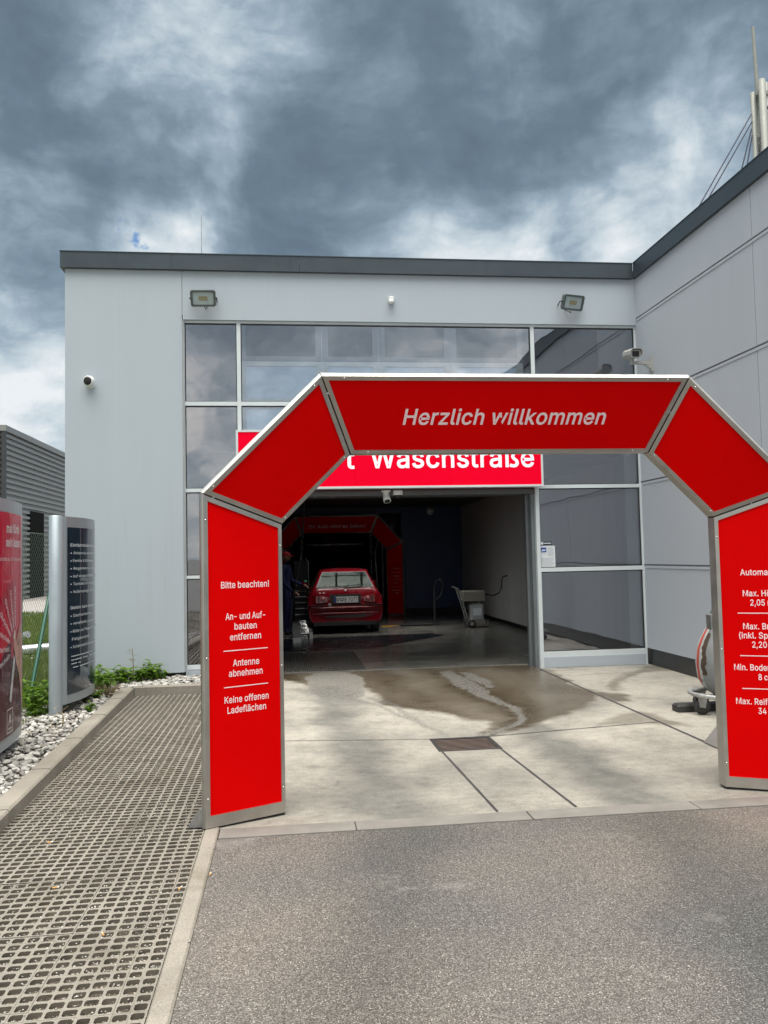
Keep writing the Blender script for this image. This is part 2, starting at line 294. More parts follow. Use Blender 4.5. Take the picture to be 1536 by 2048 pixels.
def kerb_mat(col=(.285, .262, .228)):
    m = mat('kerb_concrete', col, .9, var=.14, vscale=3.0); t = m.node_tree; p = t.nodes['Principled BSDF']
    pos = nd(t, 'ShaderNodeNewGeometry').outputs['Position']
    n = nd(t, 'ShaderNodeTexNoise', i_Scale=140.0, i_Detail=3.0); L(t, pos, n.inputs['Vector'])
    src = p.inputs['Base Color'].links[0].from_socket
    L(t, mixc(t, 1.0, src, ramp(t, n.outputs[0], [(.3, (.75, .75, .75)), (.7, (1.2, 1.2, 1.2))]), 'MULTIPLY'), p.inputs['Base Color'])
    return m
M['kerb'] = kerb_mat()
M['paver'] = kerb_mat((.245, .226, .198)); M['paver'].name = 'grid_paver_concrete'
def grime(m):
    t = m.node_tree; p = t.nodes['Principled BSDF']; pos = nd(t, 'ShaderNodeNewGeometry').outputs['Position']
    n = nd(t, 'ShaderNodeTexNoise', i_Scale=1.7, i_Detail=6.0, i_Roughness=.65); L(t, pos, n.inputs['Vector'])
    src = p.inputs['Base Color'].links[0].from_socket
    c = mixc(t, mrange(t, n.outputs[0], .48, .72, 0, .75), src, mixc(t, 1.0, src, (.55, .53, .46), 'MULTIPLY')); L(t, c, p.inputs['Base Color'])
grime(M['paver']); grime(M['kerb'])
def soil_mat():
    m = bpy.data.materials.new('soil_with_chips'); m.use_nodes = True; t = m.node_tree; p = t.nodes['Principled BSDF']
    pos = nd(t, 'ShaderNodeNewGeometry').outputs['Position']
    v = nd(t, 'ShaderNodeTexVoronoi', i_Scale=170.0); L(t, pos, v.inputs['Vector']); s = nd(t, 'ShaderNodeSeparateColor'); L(t, v.outputs['Color'], s.inputs[0])
    g = nd(t, 'ShaderNodeTexNoise', i_Scale=1.6, i_Detail=4.0); L(t, pos, g.inputs['Vector'])
    fac = mth(t, 'ADD', s.outputs[0], mth(t, 'MULTIPLY', mth(t, 'SUBTRACT', g.outputs[0], .5), .8))
    L(t, ramp(t, fac, [(0, (.016, .012, .008)), (.5, (.05, .04, .029)), (.80, (.125, .106, .083)), (1.0, (.5, .47, .42))]), p.inputs['Base Color'])
    p.inputs['Roughness'].default_value = .95; return m
M['soil'] = soil_mat()
M['hall_floor'] = mat('wet_hall_floor', (.16, .155, .14), .22, spec=.5, var=.35, vscale=1.6)
M['lawn'] = mat('lawn_soil', (.075, .105, .03), .95, var=.35, vscale=1.2)
M['far'] = mat('far_ground', (.16, .16, .15), .95, var=.15, vscale=.3)
M['yard'] = mat('yard_concrete', (.36, .34, .33), .9, var=.1, vscale=1)

def weather(m, amt=.10):
    t = m.node_tree; p = t.nodes['Principled BSDF']; pos = nd(t, 'ShaderNodeNewGeometry').outputs['Position']
    mp = nd(t, 'ShaderNodeMapping'); L(t, pos, mp.inputs[0]); mp.inputs['Scale'].default_value = (9, 9, .30)
    n = nd(t, 'ShaderNodeTexNoise', i_Scale=2.0, i_Detail=5.0, i_Roughness=.6); L(t, mp.outputs[0], n.inputs['Vector'])
    g = nd(t, 'ShaderNodeTexNoise', i_Scale=.8, i_Detail=5.0); L(t, pos, g.inputs['Vector'])
    k = nd(t, 'ShaderNodeTexNoise', i_Scale=7.0, i_Detail=6.0, i_Roughness=.7); L(t, pos, k.inputs['Vector'])
    src = p.inputs['Base Color'].links[0].from_socket
    f_ = mth(t, 'MULTIPLY', mrange(t, n.outputs[0], .52, .74), mrange(t, g.outputs[0], .40, .62))
    c = mixc(t, mth(t, 'MULTIPLY', f_, amt*3), src, mixc(t, 1.0, src, (.80, .79, .76), 'MULTIPLY'))
    c = mixc(t, mrange(t, k.outputs[0], .68, .76, 0, amt*2), c, mixc(t, 1.0, c, (.74, .73, .71), 'MULTIPLY'))
    L(t, c, p.inputs['Base Color'])
weather(M['render'], .06); weather(M['render_side'], .05); weather(M['fascia'], .2)

# ------------------------------------------------------------------ mesh helpers
class MB:
    def __init__(s): s.v = []; s.f = []; s.sm = []; s.mi = []; s.cur = 0
    def add(s, vs, fs, smooth=False):
        n = len(s.v); s.v += [tuple(map(float, p)) for p in vs]
        s.f += [tuple(i+n for i in q) for q in fs]; s.sm += [smooth]*len(fs); s.mi += [s.cur]*len(fs)
    def box(s, x0, x1, y0, y1, z0, z1):
        s.add([(x0, y0, z0), (x1, y0, z0), (x1, y1, z0), (x0, y1, z0), (x0, y0, z1), (x1, y0, z1), (x1, y1, z1), (x0, y1, z1)],
              [(0, 3, 2, 1), (4, 5, 6, 7), (0, 1, 5, 4), (1, 2, 6, 5), (2, 3, 7, 6), (3, 0, 4, 7)])
    def obox(s, c, ax, ay, az):
        c, ax, ay, az = map(Vector, (c, ax, ay, az)); P = []
        for k in (-1, 1):
            for j, i in ((-1, -1), (-1, 1), (1, 1), (1, -1)): P.append(c+ax*i+ay*j+az*k)
        s.add(P, [(0, 3, 2, 1), (4, 5, 6, 7), (0, 1, 5, 4), (1, 2, 6, 5), (2, 3, 7, 6), (3, 0, 4, 7)])
    def cbox(s, x0, x1, y0, y1, z0, z1, b):       # box with chamfered upright and top edges
        o = [(x0+b, y0), (x1-b, y0), (x1, y0+b), (x1, y1-b), (x1-b, y1), (x0+b, y1), (x0, y1-b), (x0, y0+b)]
        cx, cy_ = (x0+x1)/2, (y0+y1)/2
        sh = lambda p: (p[0]+math.copysign(b, cx-p[0]), p[1]+math.copysign(b, cy_-p[1]))
        vs = [(*p, z0) for p in o]+[(*p, z1-b) for p in o]+[(*sh(p), z1) for p in o]
        fs = [tuple(reversed(range(8))), tuple(range(16, 24))]
        for r in (0, 8):
            for i in range(8): j = (i+1) % 8; fs.append((r+i, r+j, r+8+j, r+8+i))
        s.add(vs, fs)
    def tube(s, pts, r, n=8, cap=True, smooth=True):
        pts = [Vector(p) for p in pts]; rs = r if isinstance(r, (list, tuple)) else [r]*len(pts)
        vs = []; fs = []; prev = None
        for i, p in enumerate(pts):
            d = (pts[min(i+1, len(pts)-1)]-pts[max(i-1, 0)]).normalized()
            a = prev if prev is not None else (Vector((0, 0, 1)) if abs(d.z) < .9 else Vector((1, 0, 0)))
            a = (a-d*a.dot(d)).normalized(); b = d.cross(a); prev = a
            for k in range(n):
                t = 2*math.pi*k/n; vs.append(p+(a*math.cos(t)+b*math.sin(t))*rs[i])
        for i in range(len(pts)-1):
            for k in range(n): fs.append((i*n+k, i*n+(k+1) % n, (i+1)*n+(k+1) % n, (i+1)*n+k))
        s.add(vs, fs, smooth)
        if cap:
            s.add(vs[:n], [tuple(reversed(range(n)))]); s.add(vs[-n:], [tuple(range(n))])
    def lathe(s, c, axis, prof, n=20):            # prof: (distance along axis, radius)
        c = Vector(c); d = Vector(axis).normalized(); a = Vector((0, 0, 1)) if abs(d.z) < .9 else Vector((1, 0, 0))
        a = (a-d*a.dot(d)).normalized(); b = d.cross(a); vs = []; fs = []
        for h, r in prof:
            for k in range(n): t = 2*math.pi*k/n; vs.append(c+d*h+(a*math.cos(t)+b*math.sin(t))*max(r, 1e-4))
        for i in range(len(prof)-1):
            for k in range(n): fs.append((i*n+k, i*n+(k+1) % n, (i+1)*n+(k+1) % n, (i+1)*n+k))
        s.add(vs, fs, True)
        s.add(vs[:n], [tuple(reversed(range(n)))]); s.add(vs[-n:], [tuple(range(n))])
    def prism(s, poly, d):                        # planar polygon pushed along d
        d = Vector(d); n = len(poly); a = [Vector(p) for p in poly]; b = [p+d for p in a]
        s.add(a+b, [tuple(reversed(range(n))), tuple(range(n, 2*n))]+[(i, (i+1) % n, n+(i+1) % n, n+i) for i in range(n)])
    def sphere(s, c, r, n=12, sc=(1, 1, 1)):
        vs = []; fs = []; m = n//2
        for i in range(m+1):
            th = math.pi*i/m
            for k in range(n):
                ph = 2*math.pi*k/n; vs.append((c[0]+r*sc[0]*math.sin(th)*math.cos(ph), c[1]+r*sc[1]*math.sin(th)*math.sin(ph), c[2]+r*sc[2]*math.cos(th)))
        for i in range(m):
            for k in range(n): fs.append((i*n+k, (i+1)*n+k, (i+1)*n+(k+1) % n, i*n+(k+1) % n))
        s.add(vs, fs, True)
ORIG = {}; NOSPLIT = False
def pieces(mb):
    """one builder per far-apart piece, so that every piece becomes an object of its own"""
    n = len(mb.v); par = list(range(n))
    def find(i):
        while par[i] != i: par[i] = par[par[i]]; i = par[i]
        return i
    for q in mb.f:
        r = find(q[0])
        for i in q[1:]: par[find(i)] = r
    root = [find(i) for i in range(n)]; ids = {}
    for r in root: ids.setdefault(r, len(ids))
    k = len(ids)
    if k == 1 or k > 800: return [mb]
    isl = np.array([ids[r] for r in root]); P = np.array(mb.v); lo = np.full((k, 3), 1e9); hi = -lo
    np.minimum.at(lo, isl, P); np.maximum.at(hi, isl, P); size = (hi-lo).max(1)
    gap = np.maximum(0, np.maximum(lo[:, None]-hi[None], lo[None]-hi[:, None])); near = np.sqrt((gap**2).sum(2)) <= np.maximum(.02, .5*np.maximum(size[:, None], size[None]))
    lab = np.arange(k)
    while True:
        new = np.where(near, lab[None], k).min(1)
        if (new == lab).all(): break
        lab = new
    u = sorted(set(lab.tolist()))
    if len(u) == 1: return [mb]
    out = []
    for g in u:
        vm = lab[isl] == g; idx = np.cumsum(vm)-1; m = MB(); m.v = [p for p, ok in zip(mb.v, vm) if ok]
        for q, sm, mi in zip(mb.f, mb.sm, mb.mi):
            if vm[q[0]]: m.f.append(tuple(int(idx[i]) for i in q)); m.sm.append(sm); m.mi.append(mi)
        out.append(m)
    return out
def obj(name, mb, material, parent=None, label=None):
    if not mb.v: return None
    if parent is not None and not NOSPLIT and len(mb.v) < 60000:
        ps = pieces(mb)
        if len(ps) > 1:
            return [obj(name, p, material, parent, label) for p in ps][0]
    me = bpy.data.meshes.new(name)
    if parent is not None: o0 = ORIG[parent.name]
    else:
        a = np.array(mb.v); o0 = Vector(((a[:, 0].min()+a[:, 0].max())/2, (a[:, 1].min()+a[:, 1].max())/2, a[:, 2].min()))
    vs = (np.array(mb.v)-np.array(o0)).tolist()
    me.from_pydata(vs, [], mb.f); me.polygons.foreach_set('use_smooth', mb.sm)
    for x in (material if isinstance(material, (list, tuple)) else [material]): me.materials.append(x)
    me.polygons.foreach_set('material_index', mb.mi); me.update()
    o = bpy.data.objects.new(name, me); COL.objects.link(o); ORIG[o.name] = Vector(o0)
    if parent is not None: o.parent = parent
    else: o.location = o0
    if label: o['label'] = label
    return o
def thing(name, loc, label, cat, group=None):
    o = bpy.data.objects.new(name, None); COL.objects.link(o); o.empty_display_size = .2; o.location = loc; ORIG[o.name] = Vector(loc)
    return tag(o, label, cat, group)
def tag(o, label, cat, group=None, kind=None):
    o['label'] = label; o['category'] = cat
    if group: o['group'] = group
    if kind: o['kind'] = kind
    return o
def struct(name, mb, material, label=None, cat=None):
    o = obj(name, mb, material); o['kind'] = 'structure'
    if label: o['label'] = label
    if cat: o['category'] = cat
    return o
GLYPHS = {}
for ln in """!~98~34,80 32,254 66,254 64,80|49,-2 40,-1 33,4 28,12 26,20 28,29 33,37 40,42 49,43 58,42 65,37 70,29 72,20 70,12 65,4 58,-1
&~224~98,-3 75,-1 55,6 39,17 27,31 20,48 17,67 19,82 24,95 32,106 42,117 55,128 70,139 108,168 113,172 118,176 123,181 127,187 130,194 131,202 129,214 123,223 113,228 101,230 92,229 84,227 77,222 73,216 69,208 68,199 69,190 73,182 78,173 84,164 92,153 102,142 219,0 182,0 86,116 61,146 51,159 44,172 39,185 38,199 40,215 45,229 55,241 67,249 82,255 100,257 118,255 133,249 145,241 154,230 160,217 162,202 161,191 158,181 152,171 146,162 137,154 128,146 77,109 64,98 55,87 50,77 48,66 50,54 55,44 62,35 72,29 83,25 96,23 111,25 126,30 139,37 151,48 160,61 168,76 173,93 174,112 204,112 202,90 198,72 192,57 185,46 179,38 173,31 166,23 153,12 136,3 117,-2
(~137~45,103 45,122 47,142 50,162 55,182 60,202 66,221 73,239 80,255 88,270 118,270 110,252 102,233 95,214 90,195 85,176 81,157 78,138 76,120 76,103 76,88 78,73 80,57 84,41 88,25 94,8 101,-10 109,-28 118,-48 88,-48 75,-23 64,2 56,27 49,53 46,78
)~137~19,-48 28,-28 36,-9 43,9 49,26 53,42 57,58 59,73 60,88 61,103 60,120 59,138 56,157 52,176 47,195 41,214 35,233 27,252 19,270 48,270 56,255 64,239 71,221 77,202 82,182 86,162 90,142 91,122 92,103 91,78 87,52 81,27 72,1 61,-24 48,-48
,~94~19,-60 34,36 68,36 42,-60
-~227~168,122 168,94 57,94 57,122
.~94~48,-2 39,-1 31,4 26,12 25,20 26,29 31,37 39,42 48,43 56,42 64,37 69,29 71,20 69,12 64,4 56,-1
0~227~113,-3 95,-2 79,3 65,12 53,24 42,39 34,57 29,77 25,101 24,127 25,153 29,177 35,197 43,215 53,230 65,242 79,251 95,256 113,258 131,256 147,251 161,242 174,230 184,215 192,197 198,177 201,153 203,127 201,101 198,77 192,57 184,39 174,24 162,12 147,3 131,-2|113,25 131,28 145,37 157,52 165,72 169,88 171,107 172,127 171,148 169,166 165,182 157,203 145,218 131,227 113,230 96,227 82,218 70,203 62,182 58,166 55,148 55,127 55,107 58,88 62,72 70,52 82,37 96,28
1~227~38,0 38,27 195,27 195,0|138,254 138,0 106,0 106,224 105,224 43,179 43,213 99,254
2~227~32,0 32,24 117,114 130,129 141,141 149,153 155,163 159,174 160,186 159,198 154,209 146,218 137,224 125,228 112,230 98,228 86,224 77,216 69,207 65,195 64,181 33,181 35,202 43,221 55,237 72,248 91,255 112,258 134,255 153,248 169,237 181,223 188,205 191,186 189,172 185,159 179,145 168,129 159,118 147,105 133,90 76,30 76,28 195,28 195,0
3~227~109,-3 87,-1 66,5 49,15 35,29 26,46 22,66 55,66 57,54 63,44 72,35 83,30 95,26 109,25 124,26 138,30 149,37 157,46 163,58 165,72 163,86 158,98 150,109 137,117 121,122 101,124 78,124 78,150 144,224 144,226 35,226 35,254 186,254 186,230 106,139 106,144 124,145 140,143 154,138 172,127 185,111 194,93 196,72 194,51 185,33 172,18 154,6 141,1 125,-2
4~227~20,53 20,79 123,254 155,254 54,83 54,81 207,81 207,53|141,0 141,61 141,73 141,159 171,159 171,0
5~227~111,-3 89,-1 70,6 54,16 41,30 33,47 30,65 61,65 64,54 69,44 77,36 87,30 98,26 111,25 125,27 138,32 149,41 157,52 162,66 164,81 162,97 157,111 148,122 137,131 124,137 109,138 96,137 84,134 73,129 64,123 34,126 48,254 183,254 183,226 75,226 67,151 68,151 77,157 89,162 101,166 115,167 131,165 147,160 161,153 172,143 182,130 189,116 194,99 195,82 194,66 191,51 184,38 171,21 154,8 141,1 126,-2
6~227~113,-3 91,-1 71,7 55,20 42,37 34,58 32,81 34,100 40,119 47,134 56,151 69,170 126,254 161,254 75,131 73,131 77,137 83,144 90,149 98,153 107,156 117,157 139,155 158,147 173,136 185,120 192,101 194,79 192,56 184,36 171,20 155,7 135,-1|113,24 127,26 139,31 149,40 157,51 162,64 164,79 162,94 157,107 149,118 139,126 127,131 113,133 99,131 87,126 77,118 69,107 64,94 62,79 64,64 69,51 77,40 87,31 99,26
7~227~48,0 162,224 162,226 31,226 31,254 195,254 195,224 82,0
8~227~113,-3 97,-2 82,1 68,6 50,17 37,31 29,48 26,68 28,83 33,98 40,110 51,121 63,128 76,132 76,133 59,141 46,154 38,171 35,190 38,209 45,225 57,239 73,249 92,256 113,258 134,256 153,249 169,239 181,225 188,209 191,190 188,171 180,154 167,141 150,133 150,132 164,128 176,121 186,110 194,98 199,83 200,68 198,48 189,31 176,17 158,6 145,1 130,-2|113,25 129,26 142,30 153,37 161,46 167,57 168,69 167,83 161,94 153,104 141,111 128,116 113,118 98,116 85,111 73,104 65,94 59,83 58,69 59,57 64,46 73,37 84,30 97,26|113,145 126,146 137,150 146,157 154,165 158,176 160,188 158,200 154,210 147,218 138,225 126,229 113,230 100,229 89,225 79,218 72,210 68,200 66,188 68,176 72,165 79,157 89,150 100,146
:~94~48,-2 39,-1 31,4 26,12 25,20 26,29 31,37 39,42 48,43 56,42 64,37 69,29 71,20 69,12 64,4 56,-1|48,135 39,137 31,142 26,149 25,158 26,167 31,174 39,179 48,181 56,179 64,174 69,167 71,158 69,149 64,142 56,137
A~240~8,0 101,254 138,254 231,0 198,0 144,151 138,167 132,186 127,201 122,219 116,239 123,239 117,219 111,201 106,185 100,166 95,151 43,0|55,71 55,99 185,99 185,71
B~228~30,0 30,254 121,254 145,252 164,245 180,235 190,221 197,205 199,187 198,172 193,160 187,150 178,143 168,137 157,133 157,131 170,129 182,123 192,114 201,102 207,86 209,68 207,50 200,33 189,20 172,9 158,4 142,1 123,0|62,29 122,29 148,31 165,40 175,53 178,68 176,81 171,92 163,102 153,109 140,114 124,115 62,115|62,143 119,143 132,144 144,148 154,155 162,163 166,174 168,186 165,202 156,214 141,223 120,226 62,226
D~251~109,0 48,0 48,29 107,29 127,30 144,34 159,40 171,49 182,61 189,75 195,90 198,108 200,128 198,147 195,165 190,180 182,194 172,205 160,214 145,221 129,225 110,226 47,226 47,254 113,254 136,253 157,248 176,239 192,228 206,213 217,196 225,175 229,153 231,128 229,102 224,80 217,59 206,42 192,27 175,15 156,7 134,2|62,254 62,0 30,0 30,254
E~209~30,0 30,254 186,254 186,226 62,226 62,143 178,143 178,114 62,114 62,29 188,29 188,0
F~205~30,0 30,254 185,254 185,226 62,226 62,139 173,139 173,111 62,111 62,0
G~260~134,-3 113,-2 93,4 75,13 59,25 45,40 35,58 27,78 22,102 20,127 22,153 27,176 35,197 45,215 59,230 74,242 92,251 112,256 132,258 152,256 170,252 187,245 202,235 214,222 225,208 232,192 237,174 204,174 199,186 194,197 186,206 178,213 168,220 158,224 146,227 133,228 111,225 92,216 75,202 62,182 57,166 53,148 52,127 53,107 57,88 63,72 71,59 81,47 92,38 112,29 134,26 155,29 172,36 187,47 198,62 205,80 207,101 217,100 141,100 141,128 239,128 239,100 237,80 233,62 225,45 215,31 203,19 188,9 172,2 154,-2
H~258~30,0 30,254 62,254 62,144 196,144 196,254 228,254 228,0 196,0 196,116 62,116 62,0
I~150~16,0 16,29 59,29 59,226 16,226 16,254 135,254 135,226 91,226 91,29 135,29 135,0
K~233~52,73 52,108 61,119 70,131 78,141 87,152 96,162 106,172 182,254 224,254 116,138 114,138|30,0 30,254 62,254 62,167 62,112 62,97 62,0|186,0 94,130 114,155 224,0
L~196~30,0 30,254 62,254 62,29 181,29 181,0
M~314~30,0 30,254 76,254 139,94 144,79 150,61 156,42 161,24 154,24 159,41 165,61 171,79 176,94 238,254 284,254 284,0 252,0 252,145 252,163 253,184 253,207 253,229 256,229 253,217 249,205 241,181 234,161 228,145 171,0 143,0 85,145 80,160 72,181 65,204 56,229 59,229 60,208 60,186 61,164 61,145 61,0
P~222~30,0 30,254 118,254 136,253 152,250 166,244 183,231 195,215 202,195 204,174 202,152 195,133 183,116 166,104 152,98 136,94 118,93 55,93 55,121 116,121 134,123 149,128 159,136 167,147 171,160 172,174 171,188 167,201 159,211 148,219 134,224 116,226 62,226 62,0
R~224~30,0 30,254 118,254 136,253 153,250 167,244 183,232 195,217 202,198 205,176 202,154 195,136 183,120 166,109 152,103 136,100 118,99 48,99 48,128 117,128 135,129 149,133 160,141 167,150 171,162 173,176 171,190 167,202 159,212 149,220 134,224 116,226 62,226 62,0|177,0 115,115 151,115 214,0
S~223~112,-4 94,-3 78,0 64,5 46,15 32,30 23,48 19,68 52,68 55,55 62,44 71,35 83,29 97,26 112,25 128,26 143,30 155,37 165,46 171,57 173,70 171,81 166,89 158,96 148,102 136,107 122,111 92,120 72,126 56,135 43,145 34,156 28,170 26,186 29,206 37,224 51,238 69,249 83,254 97,257 114,258 130,257 145,254 158,249 175,238 189,224 197,208 200,189 169,189 163,206 151,219 134,227 112,229 97,228 84,224 73,218 64,209 59,199 58,188 60,176 65,167 74,160 85,154 96,150 106,147 132,140 144,136 156,132 168,126 179,119 189,110 197,99 202,85 204,69 201,50 193,32 180,17 162,5 147,0 130,-3
T~224~16,226 16,254 208,254 208,226 128,226 128,0 96,0 96,226
W~343~78,0 8,254 41,254 82,98 85,85 88,73 93,47 96,33 98,20 95,20 97,33 100,47 103,60 106,73 112,98 153,254 190,254 231,98 234,85 237,73 243,47 246,33 249,20 244,20 247,33 249,47 252,60 255,73 261,98 302,254 335,254 265,0 228,0 184,161 180,178 176,196 172,215 168,237 175,237 171,216 167,197 164,179 159,161 115,0
a~195~80,-4 63,-3 47,2 34,11 24,22 17,37 15,54 17,69 22,80 29,90 39,97 50,102 63,105 76,108 89,110 117,113 126,115 133,117 136,121 138,127 138,128 137,139 133,148 128,156 120,161 110,164 98,165 85,164 75,161 66,156 59,150 54,144 50,137 20,146 29,161 39,173 52,182 66,188 82,191 97,192 108,192 119,190 131,186 143,180 153,172 161,160 167,145 168,126 168,0 138,0 138,26 136,26 132,19 126,12 118,6 108,1 95,-3|85,23 101,24 114,29 124,37 132,47 136,57 138,69 138,95 135,93 130,91 123,89 116,88 100,86 88,84 77,82 67,79 58,75 52,70 47,62 46,52 47,43 51,36 57,30 65,26 74,24
b~212~115,-4 99,-3 86,2 76,8 69,16 63,23 59,29 56,29 56,0 26,0 26,254 57,254 57,160 59,160 63,166 69,173 76,180 86,186 98,191 115,192 137,189 156,180 173,166 185,146 191,131 194,113 195,94 194,75 191,58 185,42 173,23 157,8 137,-1|110,23 126,26 140,33 150,44 158,58 163,75 164,95 163,114 158,131 150,145 140,156 126,163 110,165 94,163 81,156 70,145 62,131 58,114 56,95 58,75 63,58 70,43 81,32 94,26
c~198~104,-4 87,-3 72,1 58,8 46,17 36,29 28,43 22,58 18,75 17,94 18,113 22,130 28,146 36,159 46,171 58,180 72,187 87,191 104,192 117,191 130,189 142,184 153,178 162,170 170,161 176,150 181,138 151,131 149,138 145,145 141,150 135,155 128,159 121,162 113,164 104,165 86,162 73,155 62,144 54,129 50,112 48,94 50,75 54,59 62,44 73,33 86,26 104,23 113,24 121,26 129,29 135,33 141,38 146,44 149,51 152,59 181,51 177,39 171,28 163,19 153,11 142,4 130,0 117,-3
d~212~98,-4 75,-1 56,8 40,23 27,42 22,58 18,75 17,94 18,113 22,131 27,146 40,166 56,180 75,189 98,192 114,191 126,186 136,180 144,173 149,166 153,160 155,160 155,254 186,254 186,0 156,0 156,29 153,29 149,23 143,16 136,8 126,2 114,-3|102,23 118,26 132,32 142,43 150,58 154,75 156,95 154,114 150,131 142,145 132,156 118,163 102,165 86,163 72,156 62,145 54,131 50,114 48,95 50,75 54,58 62,44 73,33 86,26
e~202~106,-4 88,-3 73,1 58,8 46,17 36,29 28,42 22,58 18,75 17,93 18,112 22,129 28,145 36,159 46,170 58,180 71,187 86,191 103,192 118,191 133,187 147,180 160,170 170,157 179,141 184,121 186,97 186,85 37,85 37,110 169,110 155,101 153,119 149,134 141,147 131,157 118,163 103,165 87,163 73,157 62,147 54,135 50,121 48,105 48,89 50,69 55,53 64,40 76,31 90,25 106,23 117,24 127,26 135,31 143,36 149,44 153,53 182,45 177,32 168,20 156,10 141,2 125,-3
f~127~114,190 114,164 3,164 3,190|40,0 40,216 42,231 48,243 57,252 68,259 80,264 94,265 103,265 111,263 117,262 121,260 114,234 107,236 103,237 97,237 85,235 77,230 72,221 71,209 71,0
g~213~103,-75 84,-74 67,-70 53,-63 41,-55 32,-45 25,-35 51,-20 55,-26 61,-33 68,-39 77,-44 89,-48 103,-49 124,-46 141,-38 152,-23 156,-3 156,34 153,34 149,28 143,21 136,14 126,8 114,4 97,2 76,5 56,13 40,27 28,45 22,60 18,77 17,96 18,114 22,131 27,147 40,166 56,180 76,189 98,192 114,191 127,186 137,180 144,173 150,166 154,159 157,159 157,190 186,190 186,-4 183,-27 175,-45 162,-59 145,-68 125,-73|102,30 118,32 132,38 142,47 150,61 155,77 156,96 155,115 150,132 142,146 132,156 119,163 102,165 86,163 73,156 62,145 54,131 50,115 48,96 50,78 54,61 62,48 73,38 86,32
h~205~57,113 57,0 26,0 26,254 57,254 57,144 51,144 62,166 76,181 94,189 114,192 132,190 148,184 161,174 170,160 177,142 179,120 179,0 148,0 148,118 145,137 136,152 123,161 105,165 92,163 80,159 71,151 63,141 58,129
i~83~26,0 26,190 57,190 57,0|42,221 34,223 27,227 22,234 21,242 22,249 27,256 34,260 42,262 50,260 57,256 62,249 63,242 62,234 57,227 50,223
k~190~55,68 55,106 60,106 142,190 180,190 92,100 89,100|26,0 26,254 57,254 57,0|147,0 74,93 96,114 186,0
l~95~70,-1 50,2 37,10 29,24 26,42 26,254 57,254 57,49 58,38 60,31 65,27 73,26 80,26 85,27 90,1 81,0 75,-1
m~305~26,0 26,190 56,190 56,148 54,148 59,162 66,173 75,182 86,188 98,192 110,193 129,190 144,180 154,166 160,147 156,147 161,160 169,172 178,181 190,187 204,192 218,193 234,191 249,186 261,177 270,164 276,148 278,128 278,0 248,0 248,127 245,145 236,156 224,163 209,165 197,164 187,160 179,153 173,145 169,135 168,124 168,0 137,0 137,130 134,144 126,156 115,163 100,165 89,164 79,160 70,154 63,145 58,133 57,119 57,0
n~205~57,113 57,0 26,0 26,190 56,190 56,144 51,144 62,166 76,181 94,189 114,192 132,190 147,184 160,174 170,160 176,142 179,120 179,0 148,0 148,118 145,137 136,152 123,161 105,165 92,163 80,159 71,151 63,141 58,129
o~208~104,-4 87,-3 72,1 58,8 46,17 36,29 28,43 22,58 18,75 17,94 18,113 22,130 28,146 36,159 46,171 58,180 72,187 87,191 104,192 120,191 136,187 149,180 161,171 171,159 180,146 186,130 189,113 191,94 189,75 186,58 180,43 171,29 161,17 149,8 136,1 120,-3|104,23 121,26 135,33 146,44 154,59 158,75 160,94 158,112 154,129 146,144 135,155 121,162 104,165 86,162 73,155 62,144 54,129 50,112 48,94 50,75 54,59 62,44 73,33 86,26
p~212~26,-71 26,190 56,190 56,160 59,160 63,166 69,173 76,180 86,186 98,191 115,192 137,189 156,180 173,166 185,146 191,131 194,113 195,94 194,75 191,58 185,42 173,23 157,8 137,-1 115,-4 99,-3 86,2 76,8 69,16 63,23 59,29 57,29 57,-71|110,23 126,26 140,33 150,44 158,58 163,75 164,95 163,114 158,131 150,145 140,156 126,163 110,165 94,163 81,156 70,145 62,131 58,114 56,95 58,75 63,58 70,43 81,32 94,26
r~130~26,0 26,190 56,190 56,160 58,160 65,173 76,184 90,190 107,192 115,192 122,192 122,161 115,162 109,163 103,163 91,161 80,157 70,151 63,142 58,131 57,118 57,0
s~182~91,-4 72,-3 56,2 42,9 31,19 23,32 18,47 47,53 53,40 62,30 75,25 91,23 108,25 122,31 131,40 134,51 132,60 127,68 118,74 106,78 75,85 52,93 36,104 27,119 23,137 26,152 33,166 43,177 58,185 74,190 94,192 112,191 127,186 140,179 149,170 157,158 162,145 134,139 129,149 121,158 110,164 94,166 78,164 65,158 57,150 54,139 56,129 62,122 72,116 86,111 115,105 137,97 153,86 162,71 166,53 163,37 156,24 145,12 130,3 112,-2
t~114~102,190 102,164 3,164 3,190|32,236 63,236 63,49 64,38 68,31 75,26 85,25 93,26 101,27 107,1 102,0 96,-1 90,-2 84,-2 62,1 46,11 36,26 32,46
u~205~91,-3 73,-1 57,5 44,15 35,29 28,47 26,69 26,190 57,190 57,72 60,52 68,37 82,28 100,25 113,27 125,31 134,38 142,48 146,61 148,76 148,190 179,190 179,0 149,0 149,46 154,46 147,30 139,18 129,8 111,0
v~195~81,0 9,190 42,190 83,78 88,60 93,43 98,27 103,10 92,10 97,27 101,43 106,60 112,78 152,190 186,190 113,0
w~284~69,0 11,190 44,190 67,107 72,89 77,68 80,54 84,38 88,21 82,21 86,37 89,53 93,67 98,88 103,107 126,190 158,190 181,107 186,88 191,68 194,53 198,37 201,21 196,21 199,37 203,53 206,68 212,88 217,107 240,190 272,190 215,0 184,0 159,86 152,112 149,126 145,140 138,169 145,169 138,140 131,112 128,99 124,86 99,0
x~189~10,0 86,109 86,86 14,190 50,190 74,153 82,139 90,127 97,115 104,103 88,103 95,115 101,127 108,139 117,153 141,190 176,190 104,84 104,107 179,0 143,0 115,43 107,56 100,68 93,80 86,91 102,91 95,80 89,68 82,56 74,43 46,0
z~190~21,0 21,23 127,160 127,161 24,161 24,190 166,190 166,165 63,30 63,28 169,28 169,0
